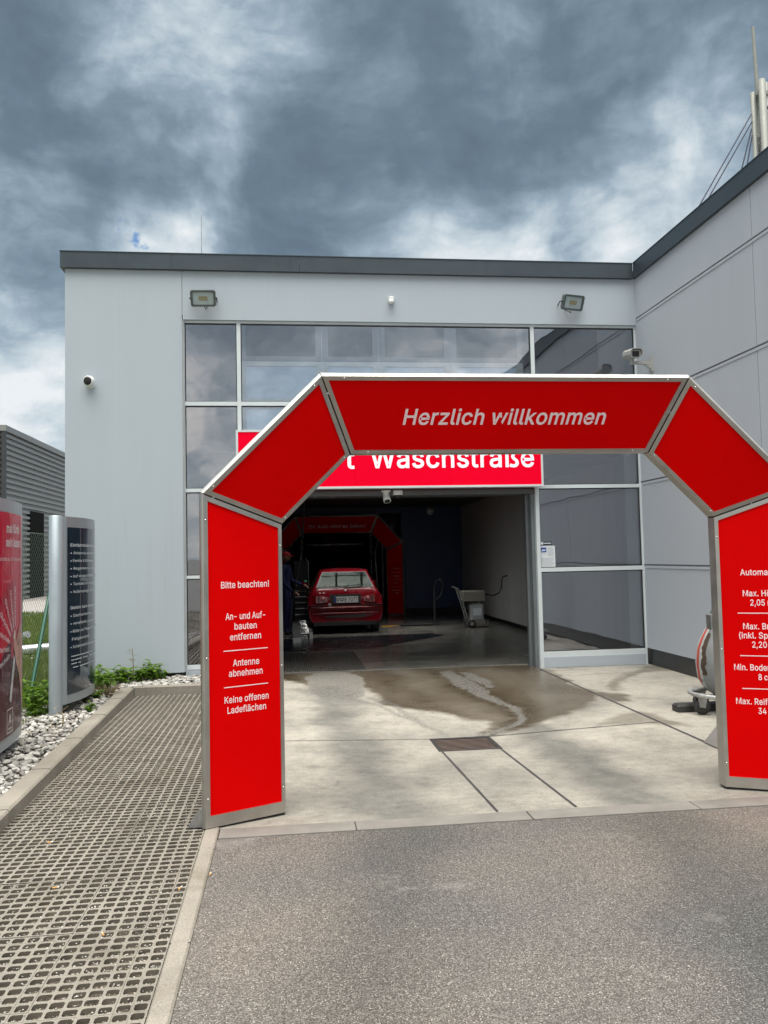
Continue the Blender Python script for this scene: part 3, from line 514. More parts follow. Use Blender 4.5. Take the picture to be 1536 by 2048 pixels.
ß~221~61,181 61,0 30,0 30,181 32,204 39,224 50,239 64,249 80,256 98,258 114,256 130,251 144,243 156,231 163,216 166,197 165,185 162,175 159,168 154,161 150,155 146,149 144,143 143,136 144,128 149,121 155,114 163,108 172,101 181,94 189,86 196,76 200,64 202,50 200,34 193,21 183,10 170,3 154,-2 135,-3 118,-2 104,1 91,5 82,10 94,37 100,33 109,29 119,26 133,25 149,27 161,32 168,41 171,52 169,61 165,69 158,77 150,83 141,90 132,97 124,105 117,113 113,124 111,136 112,146 115,153 119,159 124,165 128,170 132,177 135,184 136,194 133,210 125,221 113,227 98,229 82,227 71,218 63,203
ä~195~80,-4 63,-3 47,2 34,11 24,22 17,37 15,54 17,69 22,80 29,90 39,97 50,102 63,105 76,108 89,110 117,113 126,115 133,117 136,121 138,127 138,128 137,139 133,148 128,156 120,161 110,164 98,165 85,164 75,161 66,156 59,150 54,144 50,137 20,146 29,161 39,173 52,182 66,188 82,191 97,192 108,192 119,190 131,186 143,180 153,172 161,160 167,145 168,126 168,0 138,0 138,26 136,26 132,19 126,12 118,6 108,1 95,-3|85,23 101,24 114,29 124,37 132,47 136,57 138,69 138,95 135,93 130,91 123,89 116,88 100,86 88,84 77,82 67,79 58,75 52,70 47,62 46,52 47,43 51,36 57,30 65,26 74,24|131,221 123,223 116,227 112,234 110,242 112,249 116,256 123,260 131,262 138,260 145,256 149,249 151,242 149,234 145,227 138,223|59,221 51,223 44,227 40,234 38,242 40,249 44,256 51,260 59,262 66,260 73,256 77,249 79,242 77,234 73,227 66,223
ö~208~104,-4 87,-3 72,1 58,8 46,17 36,29 28,43 22,58 18,75 17,94 18,113 22,130 28,146 36,159 46,171 58,180 72,187 87,191 104,192 120,191 136,187 149,180 161,171 171,159 180,146 186,130 189,113 191,94 189,75 186,58 180,43 171,29 161,17 149,8 136,1 120,-3|104,23 121,26 135,33 146,44 154,59 158,75 160,94 158,112 154,129 146,144 135,155 121,162 104,165 86,162 73,155 62,144 54,129 50,112 48,94 50,75 54,59 62,44 73,33 86,26|140,221 132,223 125,227 121,234 119,242 121,249 125,256 132,260 140,262 147,260 154,256 158,249 160,242 158,234 154,227 147,223|68,221 60,223 53,227 49,234 47,242 49,249 53,256 60,260 68,262 76,260 82,256 86,249 88,242 86,234 82,227 76,223
ü~205~91,-3 73,-1 57,5 44,15 35,29 28,47 26,69 26,190 57,190 57,72 60,52 68,37 82,28 100,25 113,27 125,31 134,38 142,48 146,61 148,76 148,190 179,190 179,0 149,0 149,46 154,46 147,30 139,18 129,8 111,0|138,221 131,223 124,227 120,234 118,242 120,249 124,256 131,260 138,262 146,260 153,256 157,249 159,242 157,234 153,227 146,223|67,221 59,223 52,227 48,234 46,242 48,249 52,256 59,260 67,262 74,260 81,256 85,249 87,242 85,234 81,227 74,223
•~194~97,46 83,48 70,54 58,62 50,73 44,87 43,101 44,115 50,128 58,140 70,148 83,154 97,156 112,154 125,148 136,140 144,128 150,115 152,101 150,87 144,73 136,62 125,54 112,48""".split('\n'):
    ch, ad, sp_ = ln.split('~'); GLYPHS[ch] = (int(ad)/500, [[tuple(int(q)/500 for q in p.split(',')) for p in c.split(' ')] for c in sp_.split('|')])
def textmesh(body, bold=.012, shear=0.0, space=1.0):
    """outlines of body, thickened by bold, filled contour group by contour group: vertices (x, y, layer) and triangles"""
    from mathutils.geometry import tessellate_polygon
    V = []; F = []; x = 0.0
    for ch in body:
        if ch == ' ': x += .19; continue
        ad, cs_ = GLYPHS[ch]; cont = []
        for P in cs_:
            P2 = []
            for q in P:
                if P2 and math.dist(P2[-1], q) < .0145: P2[-1] = ((P2[-1][0]+q[0])/2, (P2[-1][1]+q[1])/2)
                else: P2.append(q)
            P = P2; n = len(P); A = sum(P[i][0]*P[(i+1) % n][1]-P[(i+1) % n][0]*P[i][1] for i in range(n))/2; Q = []
            for i in range(n):
                p0, p1, p2 = P[i-1], P[i], P[(i+1) % n]
                e0 = Vector((p1[0]-p0[0], p1[1]-p0[1])).normalized(); e1 = Vector((p2[0]-p1[0], p2[1]-p1[1])).normalized()
                n0 = Vector((-e0.y, e0.x)); n1 = Vector((-e1.y, e1.x)); m = n0+n1; m = m.normalized() if m.length > .2 else n0
                k = 1/max(.6, m.dot(n0)); Q.append((p1[0]+m.x*bold*k, p1[1]+m.y*bold*k))
            cont.append((A, Q))
        outers = [c for c in cont if c[0] < 0]; holes = [c for c in cont if c[0] >= 0]
        def inside(p, Q):
            c = False
            for i in range(len(Q)):
                (x0, y0), (x1, y1) = Q[i-1], Q[i]
                if (y0 > p[1]) != (y1 > p[1]) and p[0] < (x1-x0)*(p[1]-y0)/(y1-y0)+x0: c = not c
            return c
        for li, (A, Q) in enumerate(outers):
            loops = [Q]+[h for a_, h in holes if inside(h[0], Q)]
            flat = [q for l in loops for q in l]; n = len(V)
            V += [(x+u+v*shear, v, .0004*li) for u, v in flat]
            for t3 in tessellate_polygon([[Vector((u, v, 0)) for u, v in l] for l in loops]): 
                p, q, r = (flat[i] for i in t3)
                if (q[0]-p[0])*(r[1]-p[1])-(q[1]-p[1])*(r[0]-p[0]) < 0: t3 = t3[::-1]
                F.append(tuple(i+n for i in t3))
        x += ad*space+bold*1.2
    return V, F
def put_text(mb, body, fn, u0, u1, v0, h, bold=.012, shear=0.0, space=1.0):
    """write body from u0 to u1 with its baseline at v0 and capital height h, mapped on a surface by fn(u, v)"""
    vs, fs = textmesh(body, bold, shear, space); xs = [v[0] for v in vs]; a, b = min(xs), max(xs)
    sx = (u1-u0)/(b-a); sy_ = h/.511; out = []
    for v in vs:
        u, w = u0+(v[0]-a)*sx, v0+v[1]*sy_; p = Vector(fn(u, w))
        if v[2]: p += (Vector(fn(u+1e-3, w))-p).cross(Vector(fn(u, w+1e-3))-p).normalized()*v[2]
        out.append(p)
    mb.add(out, fs)

# ------------------------------------------------------------------ ground
mb = MB(); mb.add([(-500, -500, -.14), (500, -500, -.14), (500, 700, -.14), (-500, 700, -.14)], [(0, 1, 2, 3)]); struct('ground', mb, M['far'])
mb = MB(); mb.add([(-40, 2, -.02), (-2.72, 2, -.02), (-2.72, 25.2, -.02), (-40, 25.2, -.02)], [(0, 1, 2, 3)]); struct('lawn', mb, M['lawn'])
mb = MB(); mb.add([(-60, 25.2, -.03), (-2.72, 25.2, -.03), (-2.72, 75, -.03), (-60, 75, -.03)], [(0, 1, 2, 3)]); struct('yard', mb, M['yard'])
mb = MB(); mb.box(-14, -2.9, 13.25, 13.4, -.1, .03); struct('yard_kerb', mb, M['concrete_plain'])

def grid_mesh(name, xs, ys, zf, attrs, material, skip=None):
    xs = np.array(xs); ys = np.array(ys); X, Y = np.meshgrid(xs, ys); nx = len(xs)
    Z = zf(X, Y); co = np.stack([X, Y, Z], -1).reshape(-1, 3); F = []
    for j in range(len(ys)-1):
        for i in range(nx-1):
            if skip and skip((xs[i]+xs[i+1])/2, (ys[j]+ys[j+1])/2): continue
            F.append((j*nx+i, j*nx+i+1, (j+1)*nx+i+1, (j+1)*nx+i))
    me = bpy.data.meshes.new(name); me.from_pydata(co.tolist(), [], F); me.polygons.foreach_set('use_smooth', [True]*len(F)); me.materials.append(material)
    for k, fn in attrs.items():
        a = me.attributes.new(k, 'FLOAT', 'POINT'); a.data.foreach_set('value', np.asarray(fn(X, Y), dtype=np.float32).ravel())
    o = bpy.data.objects.new(name, me); COL.objects.link(o); o['kind'] = 'structure'; return o
def nz(X, Y, s, seed=0.0, oct_=3):
    out = np.zeros(X.size); xf, yf = X.ravel(), Y.ravel()
    for i in range(X.size): out[i] = noise.fractal(Vector((xf[i]*s, yf[i]*s, seed)), 1.0, 2.0, oct_)
    return out.reshape(X.shape)
def sdf_poly(X, Y, P):
    d = np.full(X.shape, 1e9); ins = np.zeros(X.shape, bool); n = len(P)
    for i in range(n):
        (x0, y0), (x1, y1) = P[i], P[(i+1) % n]
        t = np.clip(((X-x0)*(x1-x0)+(Y-y0)*(y1-y0))/((x1-x0)**2+(y1-y0)**2+1e-9), 0, 1)
        d = np.minimum(d, np.hypot(X-x0-t*(x1-x0), Y-y0-t*(y1-y0)))
        c = ((y0 > Y) != (y1 > Y)) & (X < (x1-x0)*(Y-y0)/(y1-y0+1e-12)+x0); ins ^= c
    return np.where(ins, -d, d)
def dist_path(X, Y, P, W_):
    d = np.full(X.shape, 1e9)
    for i in range(len(P)-1):
        (x0, y0), (x1, y1) = P[i], P[i+1]
        t = np.clip(((X-x0)*(x1-x0)+(Y-y0)*(y1-y0))/((x1-x0)**2+(y1-y0)**2), 0, 1)
        d = np.minimum(d, np.hypot(X-x0-t*(x1-x0), Y-y0-t*(y1-y0))-(W_[i]+t*(W_[i+1]-W_[i])))
    return d
sst = lambda d, a, b: (lambda t: t*t*(3-2*t))(np.clip((d-a)/(b-a), 0, 1))
DX0, DX1, DY0, DY1, DEP = 1.18, 1.66, 6.45, 6.87, .058          # the gully everything falls to
def zc(X, Y):
    dx = np.maximum(np.maximum(DX0-X, X-DX1), 0)/1.6
    dy = np.where(Y < DY0, (DY0-Y)/1.75, np.where(Y > DY1, (Y-DY1)/2.9, 0))
    return -DEP*np.clip(1-np.maximum(dx, dy), 0, 1)
WET = [(-.35, 10.8), (1.45, 10.85), (3.19, 10.8), (3.26, 10.08), (3.21, 8.31), (2.94, 7.78), (2.56, 7.45), (2.25, 7.19), (1.9, 6.98), (1.74, 6.9), (1.6, 6.88), (1.62, 7.0), (1.77, 7.2),
       (1.8, 7.4), (1.62, 7.58), (1.41, 7.88), (1.19, 8.1), (1.0, 8.33), (.86, 8.83), (.86, 9.3), (.66, 9.24), (.26, 9.52), (.11, 9.83), (-.1, 10.25), (-.4, 10.5)]
TONGUE = [(.22, 10.25), (.30, 10.66), (.55, 10.72), (.77, 10.62), (.85, 10.17), (.88, 9.44), (.80, 8.87), (.58, 8.8), (.31, 8.95), (.2, 9.6)]
NA = {}
def getn(X, Y):
    if 'w' not in NA or NA['w'].shape != X.shape: NA['w'] = nz(X, Y, 2.2, 1.3, 4); NA['f'] = nz(X, Y, 9.0, 4.1, 3); NA['b'] = nz(X*1.0, Y*.35, 1.4, 7.7, 3)
    return NA['w'], NA['f'], NA['b']
S2 = [(1.99, 10.35), (2.02, 9.3), (2.12, 8.4), (2.23, 7.93), (2.17, 7.54), (2.02, 7.25), (1.8, 7.03), (1.6, 6.88)]; S2W = [.08, .12, .06, .035, .03, .03, .03, .02]
S2B = [(2.2, 10.2), (2.26, 9.6), (2.24, 9.1)]
def a_tongue(X, Y): w, f_, b = getn(X, Y); return 1-sst(sdf_poly(X, Y, TONGUE)+.05*w+.03*f_, -.03, .03)
def a_silt(X, Y):
    w, f_, b = getn(X, Y)
    d = np.minimum(dist_path(X+.05*w, Y, S2, S2W), dist_path(X+.04*w, Y, S2B, [.06, .1, .03]))
    s1 = dist_path(X+.05*w, Y, [(.58, 8.85), (.79, 8.5), (.98, 8.1), (1.16, 7.5), (1.35, 6.95)], [.06, .02, .015, .015, .01])
    s1b = dist_path(X+.03*w, Y, [(.85, 8.79), (1.06, 8.3), (1.17, 7.6), (1.2, 7.3)], [.04, .03, .02, .01])
    return np.maximum(np.maximum(1-sst(d+.03*f_, -.012, .02), .62*(1-sst(np.minimum(s1, s1b), -.01, .03))), .75*a_tongue(X, Y))
def a_wet(X, Y):
    w, f_, b = getn(X, Y); d = sdf_poly(X, Y, WET)+.07*w+.02*f_
    v = 1-sst(d+.05*nz(X, Y, 5.0, 2.2, 3), -.09, .06)
    for P, k in (([(3.2, 8.43), (3.49, 8.2), (3.4, 7.85), (3.18, 7.84), (3.17, 8.22)], .75), ([(3.64, 8.95), (4.3, 9.6), (4.72, 9.75), (4.72, 10.2), (4.3, 9.9), (3.7, 9.1), (3.49, 8.55)], .55), ([(2.72, 6.97), (3.2, 7.4), (3.3, 7.1), (3.4, 6.6), (3.2, 6.75)], .6)):
        v = np.maximum(v, k*(1-sst(sdf_poly(X, Y, P)+.10*w+.03*f_, -.06, .06)))
    v *= np.where(X < 3.2, .72+.28*np.clip(.5+.9*b, 0, 1), 1)
    return v*(1-.88*a_tongue(X, Y))
def a_grit(X, Y):
    w, f_, b = getn(X, Y); d = dist_path(X+.05*w, Y, S2, S2W)
    return np.clip((1-sst(d, .03, .22))*sst(d, -.02, .02)*(.35+.9*f_+.3), 0, 1)*(1-sst(sdf_poly(X, Y, WET), -.02, .05))*.9
def a_track(X, Y):
    w, f_, b = getn(X, Y)
    d = np.minimum(dist_path(X, Y, [(.42, 9.4), (.46, 6.75), (.58, 5.5), (.61, 4.4)], [.10, .10, .10, .1]), dist_path(X, Y, [(2.05, 7.2), (2.1, 6.6), (2.12, 5.6), (2.06, 4.4)], [.05, .1, .12, .1]))
    edge = .35*(1-sst(np.abs(Y-6.6), .1, .5))*sst(X, 1.9, 2.6)
    return np.clip((.92+.2*f_)*(1-sst(d+.13*w+.05*f_, -.06, .30))+edge*.0+.35*(1-sst(dist_path(X, Y, [(2.5, 9.8), (2.6, 7.8)], [.3, .2]), -.1, .5)), 0, 1)
def axis(lo, hi, step, ins):
    a = sorted(set([round(x, 4) for x in np.arange(lo, hi, step)]+[hi]+list(ins))); out = [a[0]]
    for x in a[1:]:
        if x-out[-1] < step*.3:
            if x in ins or x == hi: out[-1] = x
        else: out.append(x)
    return out
grid_mesh('concrete_pavement', axis(-.405, 4.735, .03, [DX0, DX1]), axis(4.69, 10.8, .03, [DY0, DY1]), zc,
          dict(wet=a_wet, silt=a_silt, grit=a_grit, track=a_track), M['concrete'], skip=lambda x, y: DX0 < x < DX1 and DY0 < y < DY1)
def a_atrack(X, Y):
    w = nz(X, Y, 1.2, 9.0, 3)
    d = np.minimum(dist_path(X, Y, [(.62, 4.6), (.5, 3.9), (.28, 3.0), (.1, 2.0), (0, 0)], [.1]*5), dist_path(X, Y, [(2.1, 4.7), (2.0, 4.0), (1.8, 3.2), (1.75, 1)], [.12]*4))
    return np.clip(.85*(1-sst(d+.16*w, -.1, .4)), 0, 1)
NA.clear()
grid_mesh('asphalt_road', axis(-.405, 12.0, .12, []), axis(-14, 4.53, .12, []), lambda X, Y: X*0-.004, dict(track=a_atrack), M['asphalt'])
NA.clear()
# sealed joints between the concrete slabs
mb = MB()
def strip(x0, y0, x1, y1, w, n=24):
    d = np.array([x1-x0, y1-y0]); l = np.hypot(*d); nr = np.array([-d[1], d[0]])/l*w/2; vs = []
    for i in range(n+1):
        p = np.array([x0, y0])+d*i/n; j = 1+.35*noise.noise(Vector((p[0]*9, p[1]*9, 2)))
        for s in (-1, 1):
            q = p+nr*s*j; vs.append((q[0], q[1], float(zc(np.array(q[0]), np.array(q[1])))+.004))
    mb.add(vs, [(2*i, 2*i+1, 2*i+3, 2*i+2) for i in range(n)])
strip(-.40, 6.87, 1.17, 6.87, .009); strip(1.67, 6.87, 3.195, 6.87, .013)
strip(1.185, 4.70, 1.185, 6.44, .016); strip(1.66, 4.70, 1.66, 6.44, .016)
strip(3.205, 4.70, 3.205, 10.28, .022); strip(3.225, 9.6, 4.7, 9.75, .008)
struct('slab_joint', mb, M['seam'])
mb = MB(); mb.box(-.40, 4.70, 4.682, 4.690, -.03, -.0005); 
for x0, x1 in ((-.40, .345), (.352, 1.345), (1.353, 2.345), (2.352, 3.345), (3.352, 4.70)): mb.box(x0, x1, 4.531, 4.681, -.1, .002+.001*random.random())
struct('gutter_kerb', mb, mat('gutter_concrete', (.215, .205, .19), .9, var=.2, vscale=5))
mb = MB(); mb.box(-.40, 4.7, 4.53, 4.70, -.12, -.012); struct('gutter_bed', mb, M['soil'])
# flush kerb between paving and drive
mb = MB(); ys = [-3.0, -2.0, -1, 0, 1.0, 2.0, 3.35, 4.38, 5.4, 6.4, 7.4, 8.4, 9.40]
for a, b in zip(ys, ys[1:]): mb.cbox(-.487, -.407, a+.003, b-.003, -.15, .006+.003*random.random(), .008)
struct('edging_kerb', mb, M['kerb'])
# raised kerb beside and behind the paving
mb = MB(); kx = lambda y: -1.625-(y-4.84)*.026
ys = [-3, -2, -1, 0, 1, 2.02, 3.03, 4.02, 5.0, 5.92, 6.88, 7.86, 8.72, 9.43]
for a, b in zip(ys, ys[1:]):
    a += .0035; b -= .0035; h = .082+(a-4)*.003; c = .012; pr = []
    for y in (a, b): pr.append([(kx(y), y, -.12), (kx(y), y, h-c), (kx(y)-c, y, h), (kx(y)-.145+c, y, h), (kx(y)-.145, y, h-c), (kx(y)-.145, y, -.12)])
    mb.add(pr[0]+pr[1], [(0, 1, 2, 3, 4, 5), (11, 10, 9, 8, 7, 6)]+[(i, i+6, (i+1) % 6+6, (i+1) % 6) for i in range(6)])
struct('kerb', mb, M['kerb'])
mb = MB()
for a, b in ((-1.745, -.85), (-.843, -.42)): mb.cbox(a, b, 9.432, 9.535, -.12, .098, .01)
struct('rear_kerb', mb, M['kerb'])
# concrete grid paving with open cells
mb = MB(); cs = .0575; x0 = -.489-25*cs; hx, hy, ch = .0228, .0205, .007; V = []; Fq = []; Fw = []
def octa(cx, cy_, a, b, c, z): return [(cx-a+c, cy_-b, z), (cx+a-c, cy_-b, z), (cx+a, cy_-b+c, z), (cx+a, cy_+b-c, z), (cx+a-c, cy_+b, z), (cx-a+c, cy_+b, z), (cx-a, cy_+b-c, z), (cx-a, cy_-b+c, z)]
for i in range(25):
    for j in range(int((9.43-1.2)/cs)):
        cx = x0+(i+.5)*cs; cy_ = 1.2+(j+.5)*cs
        tile = (i//6, j//10); rr = random.Random(tile[0]*991+tile[1]); dz = rr.uniform(-.0025, .0025); ox, oy = rr.uniform(-.002, .002), rr.uniform(-.002, .002)
        gx = .0012 if i % 6 == 5 else 0; gy = .0012 if j % 10 == 9 else 0
        cx += ox*.4; cy_ += oy*.4; h = cs/2; n = len(V); j1, j2 = random.uniform(-.0015, .0015), random.uniform(-.0015, .0015)
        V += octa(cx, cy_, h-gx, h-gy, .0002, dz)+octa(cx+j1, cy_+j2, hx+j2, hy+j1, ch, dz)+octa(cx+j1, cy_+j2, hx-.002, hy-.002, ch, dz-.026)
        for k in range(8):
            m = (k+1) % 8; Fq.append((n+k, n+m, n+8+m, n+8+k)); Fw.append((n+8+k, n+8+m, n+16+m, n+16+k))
mb.add(V, Fq); mb.f += Fw; mb.sm += [False]*len(Fw); mb.mi += [1]*len(Fw); struct('grid_paving', mb, [M['paver'], mat('shaded_earth_cell', (.105, .090, .072), .95, var=.4, vscale=12)], 'concrete grid paving with open cells')  # cell walls in earth colour, darkened for the shade inside the cells
gp = lambda X, Y: np.minimum(-.0025, -.016+.010*nz(X, Y, 2.2, 3, 3)+.009*nz(X, Y, 22, 8, 2))
grid_mesh('paving_bed', axis(-1.95, -.485, .04, []), axis(-3, 9.45, .04, []), gp, {}, M['soil'])
# chips and pebbles lying in and on the paving: one uncountable scatter
def rock(c, r, sq=.6):
    rot = Matrix.Rotation(random.random()*6.28, 3, 'Z') @ Matrix.Rotation(random.uniform(-.6, .6), 3, 'X'); vs = []
    for v in ROCKV:
        k = r*random.uniform(.72, 1.18); w = rot @ Vector((v[0]*k*random.choice((1.0, 1.25)), v[1]*k, v[2]*k*sq)); vs.append((c[0]+w.x, c[1]+w.y, c[2]+w.z))
    return vs
def subd_octa():
    v = [Vector(p) for p in ((1, 0, 0), (-1, 0, 0), (0, 1, 0), (0, -1, 0), (0, 0, 1), (0, 0, -1))]
    fs = [(0, 2, 4), (2, 1, 4), (1, 3, 4), (3, 0, 4), (2, 0, 5), (1, 2, 5), (3, 1, 5), (0, 3, 5)]; out = []; mid = {}
    def m(a, b):
        k = (min(a, b), max(a, b))
        if k not in mid: v.append(((v[a]+v[b])/2).normalized()); mid[k] = len(v)-1
        return mid[k]
    for a, b, c in fs: x, y, z = m(a, b), m(b, c), m(c, a); out += [(a, x, z), (x, b, y), (z, y, c), (x, y, z)]
    return [tuple(p) for p in v], out
ROCKV, ROCKF = subd_octa(); OCTV, OCTF = ROCKV[:6], [(0, 2, 4), (2, 1, 4), (1, 3, 4), (3, 0, 4), (2, 0, 5), (1, 2, 5), (3, 1, 5), (0, 3, 5)]
mb = MB(); full = ROCKV; ROCKV = OCTV
for _ in range(24000):
    y = 1.9+7.4*random.random()**1.8; x = random.uniform(-1.75, -.50)
    if noise.noise(Vector((x*1.5, y*1.5, 5))) < random.uniform(-.6, .15): continue
    c = (x-x0) % cs/cs-.5, (y-1.2) % cs/cs-.5
    inside = abs(c[0]) < .33 and abs(c[1]) < .3
    if not inside and random.random() < .93: continue
    mb.add(rock((x, y, -.008 if inside else .002), random.uniform(.002, .0052), .8), OCTF)
ROCKV = full
tag(obj('stone_chips', mb, M['stone']), 'small pale stone chips lying in the cells of the grid paving', 'stone chips', kind='stuff')
# white gravel bed between kerb and fence
mb = MB(); mb.prism([(-2.76, -3, -.1), (kx(-3)-.08, -3, -.1), (kx(9.46)-.08, 9.46, -.1), (kx(9.46)-.08, 10.35, -.1), (-2.76, 10.35, -.1)], (0, 0, .135)); mb.box(-1.82, -.42, 9.5, 10.35, -.1, .034); struct('gravel_bed', mb, M['soil'])
mb = MB(); n = 0
while n < 5600:
    if random.random() < .78: y = random.uniform(4.2, 10.3); x = random.uniform(-2.75, kx(y)-.15)
    else: y = random.uniform(9.55, 10.3); x = random.uniform(-1.95, -.45)
    far = .6+.4*(y < 8); r = random.uniform(.010, .029)
    mb.add(rock((x, y, .048+.035*random.random()+.02*noise.noise(Vector((x*2, y*2, 0)))), r), ROCKF); n += 1
tag(obj('gravel', mb, M['stone']), 'white broken gravel between the kerb and the fence', 'gravel', kind='stuff')

mb = MB()
for _ in range(260):
    y = random.uniform(6.2, 10.2); x = random.uniform(-2.7, kx(y)-.16); a = random.random()*6.28; l = random.uniform(.012, .03); z = .085+.02*random.random()
    d = Vector((math.cos(a), math.sin(a), random.uniform(-.2, .2)))*l; w = Vector((-math.sin(a), math.cos(a), random.uniform(-.3, .3)))*l*.35; p = Vector((x, y, z))
    mb.add([p-d, p+w, p+d, p-w], [(0, 1, 2), (0, 2, 3)])
tag(obj('dead_leaves', mb, M['dry']), 'dry brown leaf litter scattered on the white gravel', 'leaf litter', kind='stuff')

# ------------------------------------------------------------------ floor gully
t = thing('drain_grate', (1.42, 6.66, -DEP), 'rusty steel drain grate set into the concrete in front of the wash hall', 'drain grate')
mb = MB(); zt = -DEP+.003
for a in ((DX0-.02, DX1+.02, DY0-.02, DY0+.012), (DX0-.02, DX1+.02, DY1-.035, DY1+.02)): mb.box(*a, -.3, zt)
mb.box(DX0-.02, DX0+.015, DY0+.012, DY1-.035, -.3, zt); mb.box(DX1-.015, DX1+.02, DY0+.012, DY1-.035, -.3, zt); mb.box(DX0, DX1, DY0, DY1, -.32, -.31); obj('frame', mb, M['dark'], t)
mb = MB()
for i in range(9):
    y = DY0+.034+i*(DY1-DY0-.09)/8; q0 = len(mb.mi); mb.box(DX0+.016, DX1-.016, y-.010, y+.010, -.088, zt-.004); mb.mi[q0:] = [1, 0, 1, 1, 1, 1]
obj('grate_bars', mb, [mat('rusty_grate', (.16, .125, .11), .7, metal=.2, spec=.2, var=.25, vscale=20), mat('grate_side_shade', (.012, .010, .009), .95, spec=.02)], t)  # bar sides coloured near black for the shade in the gaps

# ------------------------------------------------------------------ the wash hall building
B = thing('car_wash_building', (1.0, 10.3, 0), 'pale grey flat-roofed car wash hall with dark roof edge and glazed front', 'building')
mb = MB(); mb.box(-2.716, -1.297, 10.30, 10.55, .125, 5.17); mb.box(-1.287, 4.70, 10.30, 10.55, 4.542, 5.17); mb.box(-2.716, -2.5, 10.55, 11.70, .125, 5.17); mb.box(-2.716, -2.5, 11.70, 26, .125, 3.0)
obj('front_wall', mb, M['render'], B)
mb = MB(); mb.box(-1.31, -1.27, 10.306, 10.5, 4.6, 5.16); mb.box(-1.296, -1.276, 10.306, 10.5, .13, 4.54); obj('wall_joint', mb, mat('pale_joint', (.33, .35, .37), .7), B)
mb = MB(); mb.box(-2.68, -1.30, 10.36, 10.55, -.1, .124); mb.box(-2.68, -2.5, 10.55, 26, -.1, .124); obj('plinth', mb, M['dark'], B)
mb = MB(); mb.box(-2.764, .186, 10.245, 10.34, 5.166, 5.366); mb.box(.190, 4.655, 10.245, 10.34, 5.166, 5.366); mb.box(-2.764, -2.67, 10.34, 11.78, 5.166, 5.366)
mb.box(-2.77, .19, 10.238, 10.36, 5.366, 5.376); mb.box(.19, 4.65, 10.238, 10.36, 5.366, 5.376); obj('roof_edge', mb, M['fascia'], B)
mb = MB(); mb.box(-2.72, -.6, 10.34, 11.75, 5.0, 5.30); mb.box(3.5, 4.8, 10.34, 11.75, 5.0, 5.30); mb.box(-.6, 3.5, 10.34, 10.62, 5.0, 5.30); mb.box(-.6, 3.5, 11.50, 11.75, 5.0, 5.30); obj('roof', mb, M['ceil'], B)
mb = MB(); zs = [(.22, 1.303), (1.325, 2.408), (2.43, 3.513), (3.535, 4.617), (4.639, 5.17)]
for z0, z1 in zs:
    for y0, y1 in ((-2.6, 2.42), (2.43, 7.53), (7.54, 10.62)): mb.box(4.70, 4.86, y0, y1, z0, z1)
obj('side_wall', mb, M['render_side'], B)
mb = MB(); mb.box(4.712, 4.9, -2.6, 10.6, .23, 5.15); obj('panel_joint', mb, mat('joint_shadow_gap', (.20, .20, .22), .6), B)
mb = MB()
for z0, z1 in zs[1:]: mb.box(4.693, 4.72, -2.6, 10.29, z0-.052, z0-.024)
obj('drip_profile', mb, M['render_side'], B)
mb = MB(); mb.box(4.735, 4.9, -2.6, 10.3, -.1, .219); obj('side_plinth', mb, mat('black_plinth', (.03, .03, .032), .4, var=.2), B)
mb = MB(); mb.box(4.658, 4.75, -2.6, 10.24, 5.166, 5.366); mb.box(4.652, 4.76, -2.6, 10.238, 5.366, 5.376); obj('side_roof_edge', mb, M['fascia'], B)
mb = MB(); mb.box(4.75, 18, -2.6, 30, 5.1, 5.32); mb.box(4.9, 18, -2.6, -2.4, 0, 5.1); mb.box(17.8, 18, -2.4, 30, 0, 5.1); obj('annex', mb, M['render_side'], B)
# glazing: three bays, each a frame with its panes
YF0, YF1, YG = 10.335, 10.41, 10.372
def bay(x0, x1, z0, z1, tr, vl, vr, name='window'):
    m = MB()
    if vl: m.box(x0, x0+vl, YF0, YF1, z0, z1)
    if vr: m.box(x1-vr, x1, YF0, YF1, z0, z1)
    xa, xb = x0+vl, x1-vr
    for a, b in tr: m.box(xa, xb, YF0+.002, YF1-.002, a, b)
    w = obj(name, m, M['white_frame'], B); e = sorted(tr)
    for (a, b), (c, d) in zip(e, e[1:]):
        g = MB(); g.box(xa+.0005, xb-.0005, YG-.003, YG+.003, b+.0005, c-.0005); obj('pane', g, M['glass'], w)
        k = MB()                                           # dark rubber gasket round the pane
        for q in ((xa, xa+.011, b, c), (xb-.011, xb, b, c), (xa+.011, xb-.011, b, b+.010), (xa+.011, xb-.011, c-.014, c)): k.box(q[0]+.0007, q[1]-.0007, YG-.016, YG-.0035, q[2]+.0007, q[3]-.0007)
        obj('gasket', k, M['black'], w)
    return w
bay(-1.284, -.571, 0.0, 4.541, [(0.0, .006), (.150, .206), (1.273, 1.312), (2.355, 2.40), (3.451, 3.502), (4.512, 4.5405)], .014, .05)
bay(-.571, 3.236, 3.06, 4.541, [(3.06, 3.108), (3.451, 3.502), (4.512, 4.5405)], .0, .0)
bay(3.236, 4.70, 0.0, 4.541, [(0.0, .005), (.140, .212), (1.253, 1.306), (2.351, 2.398), (3.451, 3.502), (4.512, 4.5405)], .05, .022)
mb = MB(); mb.box(-1.27, -.58, 10.34, 10.40, .006, .15); mb.box(3.287, 4.676, 10.332, 10.40, .006, .14); obj('base_panel', mb, M['render'], B)
mb = MB(); mb.box(3.19, 3.235, 10.40, 10.50, 0, 2.31); mb.box(3.15, 3.235, 10.52, 10.60, 0, 2.31); mb.box(3.20, 3.30, 10.60, 10.75, 0, 2.31); mb.box(-.63, -.575, 10.42, 10.75, 0, 2.31); obj('door_guide', mb, mat('door_guide_steel', (.22, .245, .26), .4, metal=.5, var=.1), B)
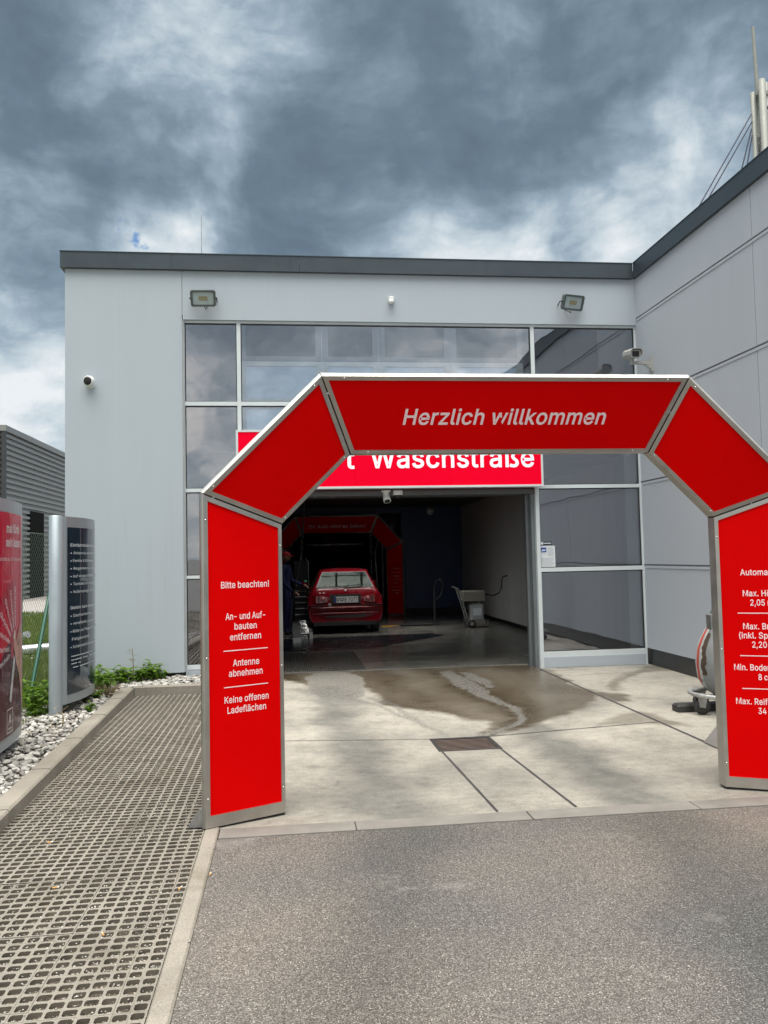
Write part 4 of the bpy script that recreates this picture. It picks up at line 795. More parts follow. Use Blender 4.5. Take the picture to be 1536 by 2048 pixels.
mb = MB(); mb.box(-.60, 3.24, 10.36, 10.78, 2.285, 2.345); mb.box(-.60, 3.24, 10.42, 10.8, 2.345, 3.05); obj('door_head', mb, mat('door_head_metal', (.10, .11, .115), .45, metal=.4), B)
mb = MB(); mb.box(-.62, 3.52, 10.60, 11.52, 5.30, 5.33); mb.box(1.38, 2.12, 12.58, 14.22, 3.0, 3.03); mb.box(.38, 3.32, 14.88, 16.82, 3.0, 3.03); obj('added_roof_light', mb, M['clear'], B)  # unseen roof lights, added to brighten the gallery and the hall
mb = MB()  # bars under the added roof light above the car
for x in (1.0, 1.7, 2.5): mb.box(x-.03, x+.03, 14.9, 16.8, 2.94, 2.999)
for y in (15.5, 16.2): mb.box(.4, 3.3, y-.03, y+.03, 2.93, 2.998)
obj('glazing_bar', mb, M['dark'], B)
# inner hall shell
mb = MB(); mb.box(4.52, 4.68, 10.45, 18.0, .10, 2.8); mb.box(4.52, 4.68, 18.0, 21.0, .10, 2.8); obj('hall_wall', mb, M['inner_wall'], B)
mb = MB(); mb.box(4.56, 4.68, 10.45, 21, 0, .0995); obj('hall_skirting', mb, M['black'], B)
mb = MB(); mb.box(2.95, 4.52, 20.95, 21.15, .14, 2.8); mb.box(-.1, 2.95, 20.95, 21.15, 2.62, 2.8); mb.box(-2.5, -.1, 20.95, 21.15, 0, 2.8); obj('blue_wall', mb, M['blue_wall'], B)
mb = MB(); mb.box(2.95, 4.52, 20.9, 21.1, 0, .139); mb.box(-2.52, -2.4, 10.5, 21, 0, 2.8); mb.box(-2.4, -.63, 10.45, 10.56, 0, 2.8); obj('dark_lining', mb, M['blackish'], B)
mb = MB(); mb.box(-2.5, 4.7, 10.81, 12.6, 2.78, 3.0); mb.box(-2.5, 1.4, 12.6, 14.2, 2.78, 3.0); mb.box(2.1, 4.7, 12.6, 14.2, 2.78, 3.0); mb.box(-2.5, 4.7, 14.2, 14.9, 2.78, 3.0); mb.box(-2.5, .4, 14.9, 16.8, 2.78, 3.0); mb.box(3.3, 4.7, 14.9, 16.8, 2.78, 3.0); mb.box(-2.5, 4.7, 16.8, 40, 2.78, 3.0); mb.box(-2.5, 4.7, 10.45, 10.81, 2.9, 3.0); obj('ceiling', mb, M['ceil'], B)
mb = MB(); mb.box(-.25, -.1, 21.15, 36, 0, 2.78); mb.box(2.95, 3.1, 21.15, 36, 0, 2.78); mb.box(-.25, 3.1, 36, 36.2, 0, 2.78); obj('tunnel_wall', mb, M['blackish'], B)
mb = MB(); mb.box(2.90, 2.948, 22.5, 24.6, .2, 2.4); obj('tunnel_panel', mb, M['inner_wall'], B)
mb = MB()                                                     # gallery partition above the hall
for a, b, c, d in ((-2.5, -.66, 3.0, 5.0), (3.50, 4.65, 3.0, 5.0)): mb.box(a, b, 11.55, 11.62, c, d)
mb.box(-2.5, -2.45, 10.55, 11.55, 3, 5); obj('gallery_wall', mb, M['blackish'], B)
def inner_frame(x0, x1, z0, z1, pane, fm='white_frame'):
    m = MB(); w = .085
    for q in ((x0, x0+w, z0, z1), (x1-w, x1, z0, z1), (x0+w, x1-w, z0, z0+w*.75), (x0+w, x1-w, z1-w*.75, z1)): m.box(q[0], q[1], 11.55, 11.60, q[2], q[3])
    o = obj('inner_window', m, M[fm], B); g = MB(); g.box(x0+w, x1-w, 11.57, 11.58, z0+w*.75, z1-w*.75); obj('pane', g, pane, o)
for x0, x1 in ((-.655, .51), (.522, 1.335), (1.347, 2.395), (2.407, 3.49)):
    inner_frame(x0, x1, 3.715, 4.315, M['clear']); inner_frame(x0, x1, 3.02, 3.70, M['clear']); inner_frame(x0, x1, 4.33, 4.98, M['blackish'], 'inner_dim')  # top row dimmed by its frame colour
mb = MB(); mb.add([(-2.45, 10.79, 0), (4.56, 10.79, 0), (4.56, 36, 0), (-2.45, 36, 0)], [(0, 1, 2, 3)]); struct('floor', mb, M['hall_floor'])
mb = MB(); mb.box(-.6, 3.2, 10.775, 10.795, -.05, .004); struct('threshold', mb, M['galv'])
mb = MB(); mb.add([(-.5, 13.3, .004), (1.35, 13.3, .004), (2.9, 15.1, .004), (2.7, 15.5, .004), (-.5, 15.2, .004)], [(0, 1, 2, 3, 4)]); struct('floor_channel', mb, mat('wet_channel_cover', (.018, .02, .024), .25, var=.3))
t_ = MB()
for i in range(60): t_.box(-.55+i*.026, -.55+i*.026+.011, 10.86, 12.9, .001, .009)
struct('floor_grating', t_, mat('floor_grating_steel', (.09, .088, .082), .45, metal=.2, var=.2))
mb = MB(); mb.add([(1.95, 17.2, .004), (2.15, 17.2, .004), (2.35, 17.5, .004), (1.95, 17.5, .004)], [(0, 1, 2, 3)]); mb.cur = 1; mb.add([(2.36, 17.2, .0045), (3.1, 17.2, .0045), (2.9, 17.55, .0045), (2.36, 17.55, .0045)], [(0, 1, 2, 3)])
struct('floor_marking', mb, [M['yellow'], M['black']])

# ------------------------------------------------------------------ entrance arches: five funnel-shaped segments each
def arch(loc, label, beam_text, left, right, sx=1.0, seam_leg=True):
    X0 = loc[0]; T = thing('entrance_arch', loc, label, 'entrance arch', 'red arches across the wash lane')
    hw, hi = 1.809*sx, 1.372*sx; bw, bi = 1.127*sx, .95*sx; ZO, ZT, ZI, ZB = 1.866, 2.545, 1.697, 2.116; yo, yi = 0.0, .22
    O = [(-hw, 0), (-hw, ZO), (-bw, ZT), (bw, ZT), (hw, ZO), (hw, 0)]
    I = [(-hi, 0), (-hi, ZI), (-bi, ZB), (bi, ZB), (hi, ZI), (hi, 0)]
    P = lambda q, y: Vector((loc[0]+q[0], loc[1]+y, loc[2]+q[1]))
    YB = .52
    for k in range(5):
        leg = k in (0, 4)
        a, b, c, d = P(O[k], yo), P(O[k+1], yo), P(I[k+1], yi), P(I[k], yi)
        # shrink a hair at the mitres so that a dark seam shows between segments
        g = .0045
        ab = (b-a).normalized(); dc = (c-d).normalized()
        if k > 0: a = a+ab*g; d = d+dc*g
        if k < 4: b = b-ab*g; c = c-dc*g
        nrm = (b-a).cross(d-a).normalized()
        if nrm.y > 0: nrm = -nrm
        def inset(pts, ws):
            out = []; n = len(pts); cen = sum(pts, Vector())/n; lines = []
            for i in range(n):
                p, q = pts[i], pts[(i+1) % n]; e = (q-p).normalized(); m = nrm.cross(e).normalized()
                if (cen-p).dot(m) < 0: m = -m
                lines.append((p+m*ws[i], e))
            for i in range(n):
                (p, e), (q, h) = lines[i-1], lines[i]; w0 = q-p; cr_ = e.cross(h); t = w0.cross(h).dot(cr_)/cr_.dot(cr_); out.append(p+e*t)
            return out
        quad = [a, b, c, d]
        ws = [.026, .026, .022, .026]
        if k == 0: ws[3] = .064
        if k == 4: ws[1] = .064
        inn = inset(quad, ws); back = -nrm*.02
        S = MB()
        n0 = [p+nrm*.0 for p in quad]; n1 = inn; n2 = [p-nrm*.008 for p in inn]
        S.add(n0+n1+n2, [(i, (i+1) % 4, 4+(i+1) % 4, 4+i) for i in range(4)]+[(4+i, 4+(i+1) % 4, 8+(i+1) % 4, 8+i) for i in range(4)])
        # rounded outer profile, inner return and the same profile on the back
        outd = ((b-a).cross(Vector((0, 1, 0)))).normalized()
        if outd.dot((a+b)/2-(c+d)/2) < 0: outd = -outd
        pro = [(0, 0), (.007, .003), (.017, .012), (.025, .028), (.028, .05), (.028, YB-.05), (.022, YB-.03), (.006, YB)]
        mA = (a-d); mA.y = 0; mA.normalize(); mB_ = (b-c); mB_.y = 0; mB_.normalize()
        A_ = [a+(mA/max(.2, mA.dot(outd)) if not (k == 0) else outd)*u+Vector((0, v, 0)) for u, v in pro]
        B_ = [b+(mB_/max(.2, mB_.dot(outd)) if not (k == 4) else outd)*u+Vector((0, v, 0)) for u, v in pro]
        S.cur = 1
        for i in range(4):
            m0 = (quad[i]+inn[i])/2; m1 = (quad[(i+1) % 4]+inn[(i+1) % 4])/2
            if i in (0, 2):
                for tt in (.07, .5, .93) if leg else (.05, .95): S.lathe(m0.lerp(m1, tt), nrm, [(0, .0055), (.003, .005), (.0045, .001)], 6)
        seg = obj('frame', S, [M['alu'], M['chrome']], T)
        Q = MB(); n = len(pro); Q.add(A_+B_, [(i, i+1, n+i+1, n+i) for i in range(n-1)]+[tuple(range(n)), tuple(range(2*n-1, n-1, -1))]); obj('rim', Q, M['alu_rim'] if not leg else M['alu'], seg)
        K = MB(); e0 = [c, d]; yb = Vector((0, YB-2*yi, 0))
        K.add([d, c, c+yb, d+yb], [(0, 1, 2, 3)]); bq = [P(O[k], YB), P(O[k+1], YB), P(I[k+1], YB-yi), P(I[k], YB-yi)]; K.add(bq, [(3, 2, 1, 0)]); obj('back_shell', K, M['alu'], seg)
        K = MB(); bi_ = [p*.86+(sum(bq, Vector())/4)*.14+Vector((0, .012, 0)) for p in bq]; K.add(bi_, [(3, 2, 1, 0)]); obj('rear_panel', K, M['red'], seg)
        Rr = MB(); Rr.add(n2, [(0, 1, 2, 3)] if True else []); pan = obj('panel', Rr, M['red'], T)
        off = nrm*(-.0065)
        if k == 2:
            eu = (b-a).normalized(); ev = (quad[0]-quad[3]); ev -= eu*ev.dot(eu); ev.normalize(); mid = (c+d)/2; Lm = MB()
            body, u0, u1, v0, h, sh = beam_text
            put_text(Lm, body, lambda u, v: mid+eu*u+ev*v+off, u0, u1, v0, h, .013, sh); obj('lettering', Lm, M['letter'], pan)
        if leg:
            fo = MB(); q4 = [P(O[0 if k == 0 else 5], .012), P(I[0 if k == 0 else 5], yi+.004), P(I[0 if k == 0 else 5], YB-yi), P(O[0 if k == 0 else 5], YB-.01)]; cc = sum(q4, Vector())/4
            fo.prism([Vector((p.x*.97+cc.x*.03, p.y*.97+cc.y*.03, loc[2]-.011)) for p in q4], (0, 0, .0105)); obj('contact_shade', fo, M['black'], T)  # black slab under the leg, standing in for its contact shadow
            src = left if k == 0 else right; Lm = MB()
            if k == 0: base = Vector(P(O[0], 0)); eu = (P(I[0], yi)-P(O[0], 0)).normalized()
            else: base = Vector(P(I[5], yi)); eu = (P(O[5], 0)-P(I[5], yi)).normalized()
            for it in src:
                if it[0] == '-': u0, u1, v = it[1:]; Lm.add([base+eu*x+Vector((0, 0, z))+off for x, z in ((u0, v-.0026), (u1, v-.0026), (u1, v+.0026), (u0, v+.0026))], [(0, 1, 2, 3)])
                else: put_text(Lm, it[0], lambda u, v: base+eu*u+Vector((0, 0, v))+off, it[1], it[2], it[3], it[4]-(.0 if it[4] > .03 else 0), .011)
            obj('lettering', Lm, M['letter'], pan)
    return T, O, I
c_ = .259
LT = [('Bitte beachten!', .105, .405, 1.326, .037), ('An- und Auf-', .13, .377, 1.145, .037), ('bauten', .184, .323, 1.087, .037), ('entfernen', .156, .350, 1.027, .037), ('-', .116, .391, .968),
      ('Antenne', .172, .336, .879, .037), ('abnehmen', .147, .357, .821, .037), ('-', .117, .391, .762), ('Keine offenen', .119, .393, .673, .037), ('Ladeflächen', .136, .376, .614, .037)]
RTx = [('Automaße:', .138, .362, 1.322, .037), ('Max. Höhe', .148, .356, 1.190, .037), ('2,05 m', .189, .318, 1.132, .037), ('-', .114, .395, 1.084), ('Max. Breite', .142, .366, .984, .037), ('(inkl. Spiegel)', .116, .398, .927, .037),
       ('2,20 m', .189, .318, .870, .037), ('-', .117, .395, .818), ('Min. Bodenfreiheit', .079, .428, .728, .037), ('8 cm', .216, .300, .669, .037), ('-', .121, .395, .614), ('Max. Reifenbreite', .082, .424, .517, .037), ('34 cm', .207, .316, .460, .037)]
arch((1.331, 4.67, 0.011), 'large red entrance arch in front of the hall reading Herzlich willkommen', ('Herzlich willkommen', -.636, .636, .184, .096, .16), LT, RTx)
LT2 = []
RT2 = [('Premium', .16, .36, 1.19, .03), ('-', .12, .40, 1.10), ('Spezial', .19, .33, 1.0, .03), ('-', .12, .40, .92), ('Basis', .21, .31, .82, .03), ('-', .12, .40, .735), ('Schaumwachs-', .13, .39, .64, .028), ('Pflege', .21, .31, .575, .03)]
arch((1.20, 20.22, -.01), 'second red arch deep inside the dark hall reading Ihr Auto wird es lieben!', ('Ihr Auto wird es lieben!', -.70, .74, .150, .095, 0.0), LT2, RT2, .915)
# feet: steel wedges behind the arch legs
for i, (x, y, ln, lab) in enumerate(((-.535, 4.78, .05, 'small steel foot wedge at the outer side of the left arch leg'), (3.30, 5.92, .115, 'grey steel wedge standing behind the right arch leg'))):
    m = MB(); h = .105 if i == 0 else .17
    m.prism([(x-ln, y-.06, .006), (x+ln*.9, y-.06, .006), (x+ln*.9, y-.06, h), (x+ln*.3, y-.06, h)], (0, .035 if i == 0 else .2, 0))
    tag(obj('foot_wedge', m, M['galv'] if i == 0 else mat('weathered_steel', (.25, .25, .24), .6, metal=.3, var=.2)), lab, 'foot wedge')

# ------------------------------------------------------------------ lightbox sign over the door
t = thing('lightbox_sign', (1.33, 10.2, 2.36), 'wide bright red lightbox sign above the hall door reading t Waschstraße', 'sign')
mb = MB(); x0, x1, z0, z1, y0, y1 = -.632, 3.292, 2.363, 3.109, 10.14, 10.30; e = .026
for q in ((x0, x1, z0, z0+e), (x0, x1, z1-e, z1), (x0, x0+e, z0+e, z1-e), (x1-e, x1, z0+e, z1-e)): mb.box(q[0], q[1], y0, y1, q[2], q[3])
obj('frame', mb, M['white_frame'], t)
mb = MB()
for a, b in ((x0+e, .843), (.847, 2.06), (2.064, x1-e)): mb.box(a, b, y0+.008, y1-.01, z0+e, z1-e)
obj('face', mb, M['red_sign'], t)
mb = MB(); fn = lambda u, v: (u, y0+.0055, v)
put_text(mb, 'Waschstraße', fn, 1.037, 3.175, 2.622, .250, .014); put_text(mb, 't', fn, .722, .842, 2.618, .250, .014); obj('lettering', mb, M['letter_sign'], t)

# ------------------------------------------------------------------ floodlights on the facade
def floodlight(x, z, side, yaw):
    t = thing('floodlight', (x, 10.3, z), 'x', 'floodlight', 'floodlights over the glazed front')
    c = Vector((x, 10.17, z)); rot = Matrix.Rotation(yaw, 3, 'Z') @ Matrix.Rotation(R(24), 3, 'X'); tf = lambda p: c+rot @ Vector(p)
    w, h, d = .155, .10, .028
    m = MB(); pr = [(-w, -h), (w, -h), (w, h), (-w, h)]; b = .018
    o8 = [(-w+b, -h), (w-b, -h), (w, -h+b), (w, h-b), (w-b, h), (-w+b, h), (-w, h-b), (-w, -h+b)]; i8 = [(x_*.84, z_*.78) for x_, z_ in o8]
    vs = [tf((p[0], -d, p[1])) for p in o8]+[tf((p[0], d, p[1])) for p in o8]+[tf((p[0], -d, p[1])) for p in i8]+[tf((p[0], -d+.02, p[1]*.95)) for p in i8]; fs = [tuple(range(8, 16))]
    for i in range(8):
        j = (i+1) % 8; fs += [(i, j, 8+j, 8+i), (j, i, 16+i, 16+j), (16+j, 16+i, 24+i, 24+j)]
    m.add(vs, fs)
    for i in range(7): xx = -.11+i*.0367; m.obox(tf((xx, d+.012, 0)), rot @ Vector((.004, 0, 0)), rot @ Vector((0, .012, 0)), rot @ Vector((0, 0, .07)))
    obj('housing', m, M['lamp_body'], t)
    m = MB(); m.add([tf((p[0], -d+.016, p[1]*.96)) for p in i8], [tuple(range(8))]); obj('reflector', m, M['lamp_glass'], t)
    m = MB(); m.obox(tf((0, -d+.013, 0)), rot @ Vector((.055, 0, 0)), rot @ Vector((0, .002, 0)), rot @ Vector((0, 0, .026))); obj('led', m, M['led'], t)
    m = MB()
    for s in (-1, 1): m.tube([tf((s*(w+.006), 0, 0)), tf((s*(w+.006), .05, 0)), Vector((x+s*(w+.004), 10.299, z))], .007, 6); m.lathe(tf((s*(w-.002), 0, 0)), rot @ Vector((s, 0, 0)), [(0, .014), (.016, .014), (.018, .004)], 8)
    m.tube([tf((0, d, -h)), tf((.02, .02, -h-.035)), tf((.03*side, .10, -h-.01)), (x+.08*side, 10.30, z-.03)], .005, 6); obj('bracket', m, M['dark'], t)
    return t
floodlight(-1.016, 4.775, 1, R(-3))['label'] = 'floodlight near the left wall joint, facing straight down and forward'
floodlight(3.775, 4.797, -1, R(14))['label'] = 'floodlight near the inner corner, turned slightly to the side'

# ------------------------------------------------------------------ cameras and sensor
t = thing('security_camera', (-2.42, 10.3, 3.74), 'white round camera with black face on the plain left wall pier', 'security camera')
m = MB(); m.lathe((-2.41, 10.30, 3.70), (0, -1, 0), [(0, .05), (.02, .05), (.03, .03), (.055, .03)], 16); obj('mount', m, M['white'], t)
m = MB(); d = Vector((-.25, -1, -.12)).normalized(); c = Vector((-2.41, 10.24, 3.735)); m.lathe(c-d*.045, d, [(0, .03), (.01, .052), (.035, .066), (.08, .066), (.095, .062), (.096, .054)], 20); obj('body', m, M['white'], t)
m = MB(); m.lathe(c+d*.049, d, [(0, .053), (.006, .05), (.010, .03), (.012, .005)], 20); obj('lens', m, M['black'], t)
t = thing('motion_sensor', (1.37, 10.3, 4.78), 'small white motion sensor high in the middle of the facade', 'sensor')
m = MB(); m.cbox(1.335, 1.41, 10.245, 10.299, 4.80, 4.868, .012); obj('housing', m, M['white'], t)
m = MB(); m.sphere((1.365, 10.235, 4.792), .034, 12, (1, 1, .9)); obj('sensor_head', m, M['white'], t)
t = thing('security_camera', (4.69, 9.9, 4.0), 'pale grey box camera with a sun hood on a bracket arm of the side wall', 'security camera')
c = Vector((4.43, 9.86, 4.02)); d = Vector((-.12, -1, -.16)).normalized()*-1; fw = -d; rt_ = Vector((0, 0, 1)).cross(fw).normalized()*-1; upv = rt_.cross(fw).normalized(); upv = upv if upv.z > 0 else -upv
def fr(p): return c+rt_*p[0]+fw*p[1]+upv*p[2]
m = MB(); o8 = [(-.052, -.042), (.052, -.042), (.066, -.022), (.066, .035), (.045, .055), (-.045, .055), (-.066, .035), (-.066, -.022)]
vs = [fr((p[0], -.15, p[1])) for p in o8]+[fr((p[0], .15, p[1])) for p in o8]; m.add(vs, [tuple(range(8)), tuple(range(15, 7, -1))]+[(i, (i+1) % 8, 8+(i+1) % 8, 8+i) for i in range(8)]); obj('housing', m, M['cam_grey'], t)
m = MB(); hd = [(-.078, -.005), (-.078, .045), (-.05, .072), (.05, .072), (.078, .045), (.078, -.005)]; hi_ = [(p[0]*.92, p[1]*.92) for p in hd]
vs = [fr((p[0], y, p[1])) for y in (-.16, .19) for p in hd]+[fr((p[0], y, p[1])) for y in (-.16, .19) for p in hi_]; n = 6
m.add(vs, [(i, i+1, n+i+1, n+i) for i in range(5)]+[(12+i+1, 12+i, 18+i, 18+i+1) for i in range(5)]+[(6+i, 6+i+1, 18+i+1, 18+i) for i in range(5)]+[(i+1, i, 12+i, 12+i+1) for i in range(5)]); obj('sun_hood', m, M['cam_grey'], t)
m = MB(); m.obox(fr((0, .152, .004)), rt_*.043, fw*.003, upv*.035); obj('lens', m, M['black'], t)
m = MB(); m.tube([fr((0, -.02, -.04)), fr((0, -.02, -.085))], .026, 10); m.obox(Vector((4.53, 9.88, 3.925)), (.115, 0, 0), (0, .022, 0), (0, 0, .018)); m.prism([(4.58, 9.865, 3.91), (4.698, 9.865, 3.84), (4.698, 9.865, 3.94), (4.58, 9.865, 3.945)], (0, .03, 0)); m.box(4.684, 4.699, 9.83, 9.93, 3.81, 4.01); obj('bracket', m, M['cam_grey'], t)
m = MB(); m.tube([fr((-.03, -.1, -.04)), fr((-.04, -.1, -.09)), fr((-.03, -.07, -.12)), fr((0, -.04, -.10)), (4.47, 9.88, 3.94)], .006, 6); obj('cord', m, M['black'], t)
t = thing('security_camera', (1.26, 10.5, 2.285), 'white bullet camera hanging under the door head beside a dome camera', 'security camera')
m = MB(); m.lathe((1.255, 10.34, 2.345), (0, 0, -1), [(0, .062), (.012, .062), (.022, .045), (.04, .03), (.07, .026)], 16); obj('mount', m, M['white'], t)
m = MB(); d = Vector((.06, -.55, -.75)).normalized(); c = Vector((1.262, 10.345, 2.262)); m.lathe(c-d*.06, d, [(0, .03), (.012, .044), (.10, .046), (.125, .05), (.128, .04)], 16); obj('body', m, M['white'], t)
m = MB(); m.lathe(c+d*.0655, d, [(0, .039), (.005, .036), (.006, .01)], 14); obj('lens', m, M['black'], t)
t = thing('dome_camera', (1.41, 10.36, 2.22), 'grey dome camera under the door head, next to the bullet camera', 'security camera')
m = MB(); m.lathe((1.412, 10.34, 2.345), (0, 0, -1), [(0, .06), (.01, .066), (.05, .066), (.06, .058)], 16); obj('base', m, M['white'], t)
m = MB(); m.lathe((1.412, 10.34, 2.287), (0, 0, -1), [(0, .052), (.02, .05), (.038, .036), (.048, .015), (.05, .002)], 16); obj('dome', m, M['black'], t)
t = thing('security_camera', (3.75, 20.9, 2.55), 'pale camera on the dark blue wall inside the hall, under its ceiling', 'security camera')
m = MB(); m.lathe((3.70, 20.94, 2.70), (0, -1, 0), [(0, .09), (.03, .09), (.05, .05), (.12, .05)], 12); obj('mount', m, M['white'], t)
m = MB(); m.lathe((3.70, 20.80, 2.66), (-.6, -1, -.5), [(-.08, .05), (-.06, .08), (.10, .08), (.12, .06)], 12); obj('body', m, M['white'], t)
# notice and sticker on the glass
t = thing('notice_sheet', (3.42, 10.37, 1.3), 'white paper notice with a blue camera pictogram stuck inside the glass by the door', 'notice')
YN = YG-.0052
m = MB(); m.box(3.292, 3.489, YN-.0012, YN, 1.312, 1.592); obj('sheet', m, M['paper'], t)
m = MB(); m.box(3.297, 3.372, YN-.0022, YN-.0014, 1.508, 1.572); obj('pictogram', m, M['blue_print'], t)
m = MB(); m.box(3.312, 3.352, YN-.0032, YN-.0024, 1.527, 1.545); m.add([(3.345, YN-.003, 1.540), (3.362, YN-.003, 1.548), (3.358, YN-.003, 1.528)], [(0, 1, 2)]); m.box(3.305, 3.312, YN-.0032, YN-.0024, 1.518, 1.530); obj('camera_symbol', m, M['paper'], t)
m = MB()
for i in range(9): m.box(3.385, 3.470-.012*(i % 3 == 1), YN-.002, YN-.0013, 1.572-i*.0135, 1.577-i*.0135)
for i in range(8): m.box(3.300, 3.474-.03*(i % 4 == 3), YN-.002, YN-.0013, 1.43-i*.0145, 1.435-i*.0145)
m.box(3.312, 3.36, YN-.002, YN-.0013, 1.488, 1.495); obj('print', m, M['grey_print'], t)
t = thing('window_sticker', (3.37, 10.37, 1.6), 'small dark sticker strip with a white round emblem above the paper notice', 'sticker')
m = MB(); m.box(3.292, 3.447, YN-.0012, YN, 1.604, 1.650); obj('strip', m, M['navy'], t)
m = MB(); m.lathe((3.316, YN-.0014, 1.627), (0, -1, 0), [(0, .019), (.001, .019)], 16); m.box(3.342, 3.438, YN-.0024, YN-.0014, 1.622, 1.632); obj('emblem', m, M['paper'], t)

# ------------------------------------------------------------------ curved display pylons on the gravel
def pylon(y0, y1, z0, z1, xf, bulge, label, foot, tube):
    t = thing('display_pylon', (xf-.08, (y0+y1)/2, 0.03), label, 'display sign')
    xs = lambda y: xf+bulge*(1-((y-(y0+y1)/2)/((y1-y0)/2))**2)
    N = 18; Y = [y0+(y1-y0)*i/N for i in range(N+1)]
    m = MB(); sec = [(xs(y), y) for y in Y]+[(2*(xf-.06)-xs(y), y) for y in reversed(Y)]; n = len(sec)
    zb = lambda y: z0+.0*y
    m.add([(x, y, z0) for x, y in sec]+[(x, y, z1) for x, y in sec], [tuple(reversed(range(n))), tuple(range(n, 2*n))]); m.add([(x, y, z0) for x, y in sec]+[(x, y, z1) for x, y in sec], [(i, (i+1) % n, n+(i+1) % n, n+i) for i in range(n)], True)
    obj('casing', m, M['sign_silver'], t)
    m = MB()
    if tube: m.lathe((xf-.055, y0-.035, 0.02), (0, 0, 1), [(0, .061), (z1-.02, .061), (z1-.015, .056)], 20)
    m.lathe((xf-.065, foot, 0.02), (0, 0, 1), [(0, .055), (z0-.021, .055)], 14); obj('pole', m, M['sign_silver'], t)
    return t, xs
def face_band(xs, ya, yb, za, zb_, off, N=24):
    m = MB(); Y = [ya+(yb-ya)*i/N for i in range(N+1)]; P_ = []
    for y in Y:
        sl = (xs(y+.001)-xs(y-.001))/.002; nn = Vector((1, -sl, 0)).normalized(); p = Vector((xs(y), y, 0))+nn*off; P_ += [(p.x, p.y, za), (p.x, p.y, zb_)]
    m.add(P_, [(2*i, 2*i+2, 2*i+3, 2*i+1) for i in range(N)], True); return m
def on_face(xs, off):
    def fn(u, v):
        sl = (xs(u+.001)-xs(u-.001))/.002; nn = Vector((1, -sl, 0)).normalized(); p = Vector((xs(u), u, v))+nn*off; return (p.x, p.y, p.z)
    return fn
t, xs = pylon(8.02, 9.22, .165, 1.948, -2.135, .115, 'silver pylon with a dark blue curved face listing entry rules, by the fence', 9.0, True)
obj('face', face_band(xs, 8.085, 9.19, .25, 1.845, .004), M['navy'], t)
m = MB(); f_ = on_face(xs, .0085)
lines = [('Einfahrtshinweise:', 8.125, 8.75, 1.66, .036, .02), ('• Antenne abnehmen', 8.125, 8.78, 1.585, .034, .004), ('• Fenster & Schiebedach schließen', 8.125, 9.0, 1.51, .034, .004), ('• Regensensor aus', 8.125, 8.70, 1.435, .034, .004),
         ('• Auf vorgeschriebenen Fahrspuren', 8.125, 9.05, 1.36, .034, .004), ('• Tankdeckel verriegeln', 8.125, 8.78, 1.285, .034, .004), ('• Außenspiegel einklappen', 8.125, 8.84, 1.21, .034, .004),
         ('Gefahr kann bestehen für', 8.125, 8.86, 1.055, .036, .02), ('• Dachantennen, Antennen', 8.125, 8.92, .98, .034, .004), ('• verwitterte Lackoberflächen', 8.125, 8.90, .905, .034, .004), ('• Räder und Felgen mit überstehendem', 8.125, 9.0, .83, .034, .004),
         ('  Felgenrand', 8.15, 8.52, .755, .034, .004), ('• Scheinwerferreinigungsanlage', 8.125, 8.88, .68, .034, .004)]
for b, u0, u1, v, h, bo in lines: put_text(m, b, f_, u0, u1, v, h*.8, bo*.5)
for i, w in enumerate((.78, .80, .18, .72)):
    for q in range(int(w*40)): 
        if random.random() < .86: u = 8.14+q*.025; m.add([f_(u, .60-i*.036), f_(u+.019, .60-i*.036), f_(u+.019, .609-i*.036), f_(u, .609-i*.036)], [(0, 1, 2, 3)])
obj('lettering', m, mat('pale_blue_letter', (.62, .68, .72), .4), t)
# poster pylon nearer the viewer
t, xs = pylon(5.42, 6.93, .155, 1.985, -2.165, .095, 'silver pylon with a curved dark red voucher poster showing a hand', 6.80, True)
Yc0, Yc1 = 5.50, 6.865
post = obj('poster', face_band(xs, Yc0, Yc1, .235, 1.885, .003), M['poster_red'], t)
def patch(poly, material, name, off=.0055):
    m = MB(); g = on_face(xs, off); m.add([g(u, v) for u, v in poly], [tuple(range(len(poly)))]); return obj(name, m, material, post)
# printed picture: dark lower field, fan of vouchers, hand
m = MB(); g = on_face(xs, .0045); N = 16
for i in range(N):
    a, b = Yc0+(Yc1-Yc0)*i/N, Yc0+(Yc1-Yc0)*(i+1)/N; top = lambda u: .62+.30*math.exp(-((u-6.35)/.28)**2); m.add([g(a, .236), g(b, .236), g(b, top(b)), g(a, top(a))], [(0, 1, 2, 3)])
obj('poster_shade', m, M['poster_dark'], post)
piv = (6.50, .86); vm = MB(); tm = MB(); gv = on_face(xs, .0062); gt = on_face(xs, .0075)
for i in range(7):
    an = R(92+i*17); ca, sa = math.cos(an), math.sin(an)
    q = lambda l, w: (piv[0]-.0+ca*l-sa*w*1.0, piv[1]+sa*l+ca*w)
    g2 = on_face(xs, .0056+.0003*i)
    vm.add([g2(*q(.05, -.05)), g2(*q(.52, -.06)), g2(*q(.52, .06)), g2(*q(.05, .05))], [(0, 1, 2, 3)])
    put_text(tm, 'Gutschein', lambda u, v, i=i, q=q: on_face(xs, .0085)(*q(.47-u, -v+.01)), 0, .30, 0, .036, .012)
obj('voucher', vm, M['poster_pink'], post); 
put_text(tm, 'mal fünfe', gt, 6.255, 6.655, 1.738, .062, .022); put_text(tm, 'sein lassen!', gt, 6.245, 6.72, 1.634, .062, .022); put_text(tm, 'noch bis zu 10 Euro sparen', gt, 6.06, 6.735, 1.528, .024, .008)
put_text(tm, 'A', gt, 6.318, 6.395, .318, .075, .012); fr_ = [(6.285, .262), (6.43, .262), (6.43, .43), (6.285, .43)]
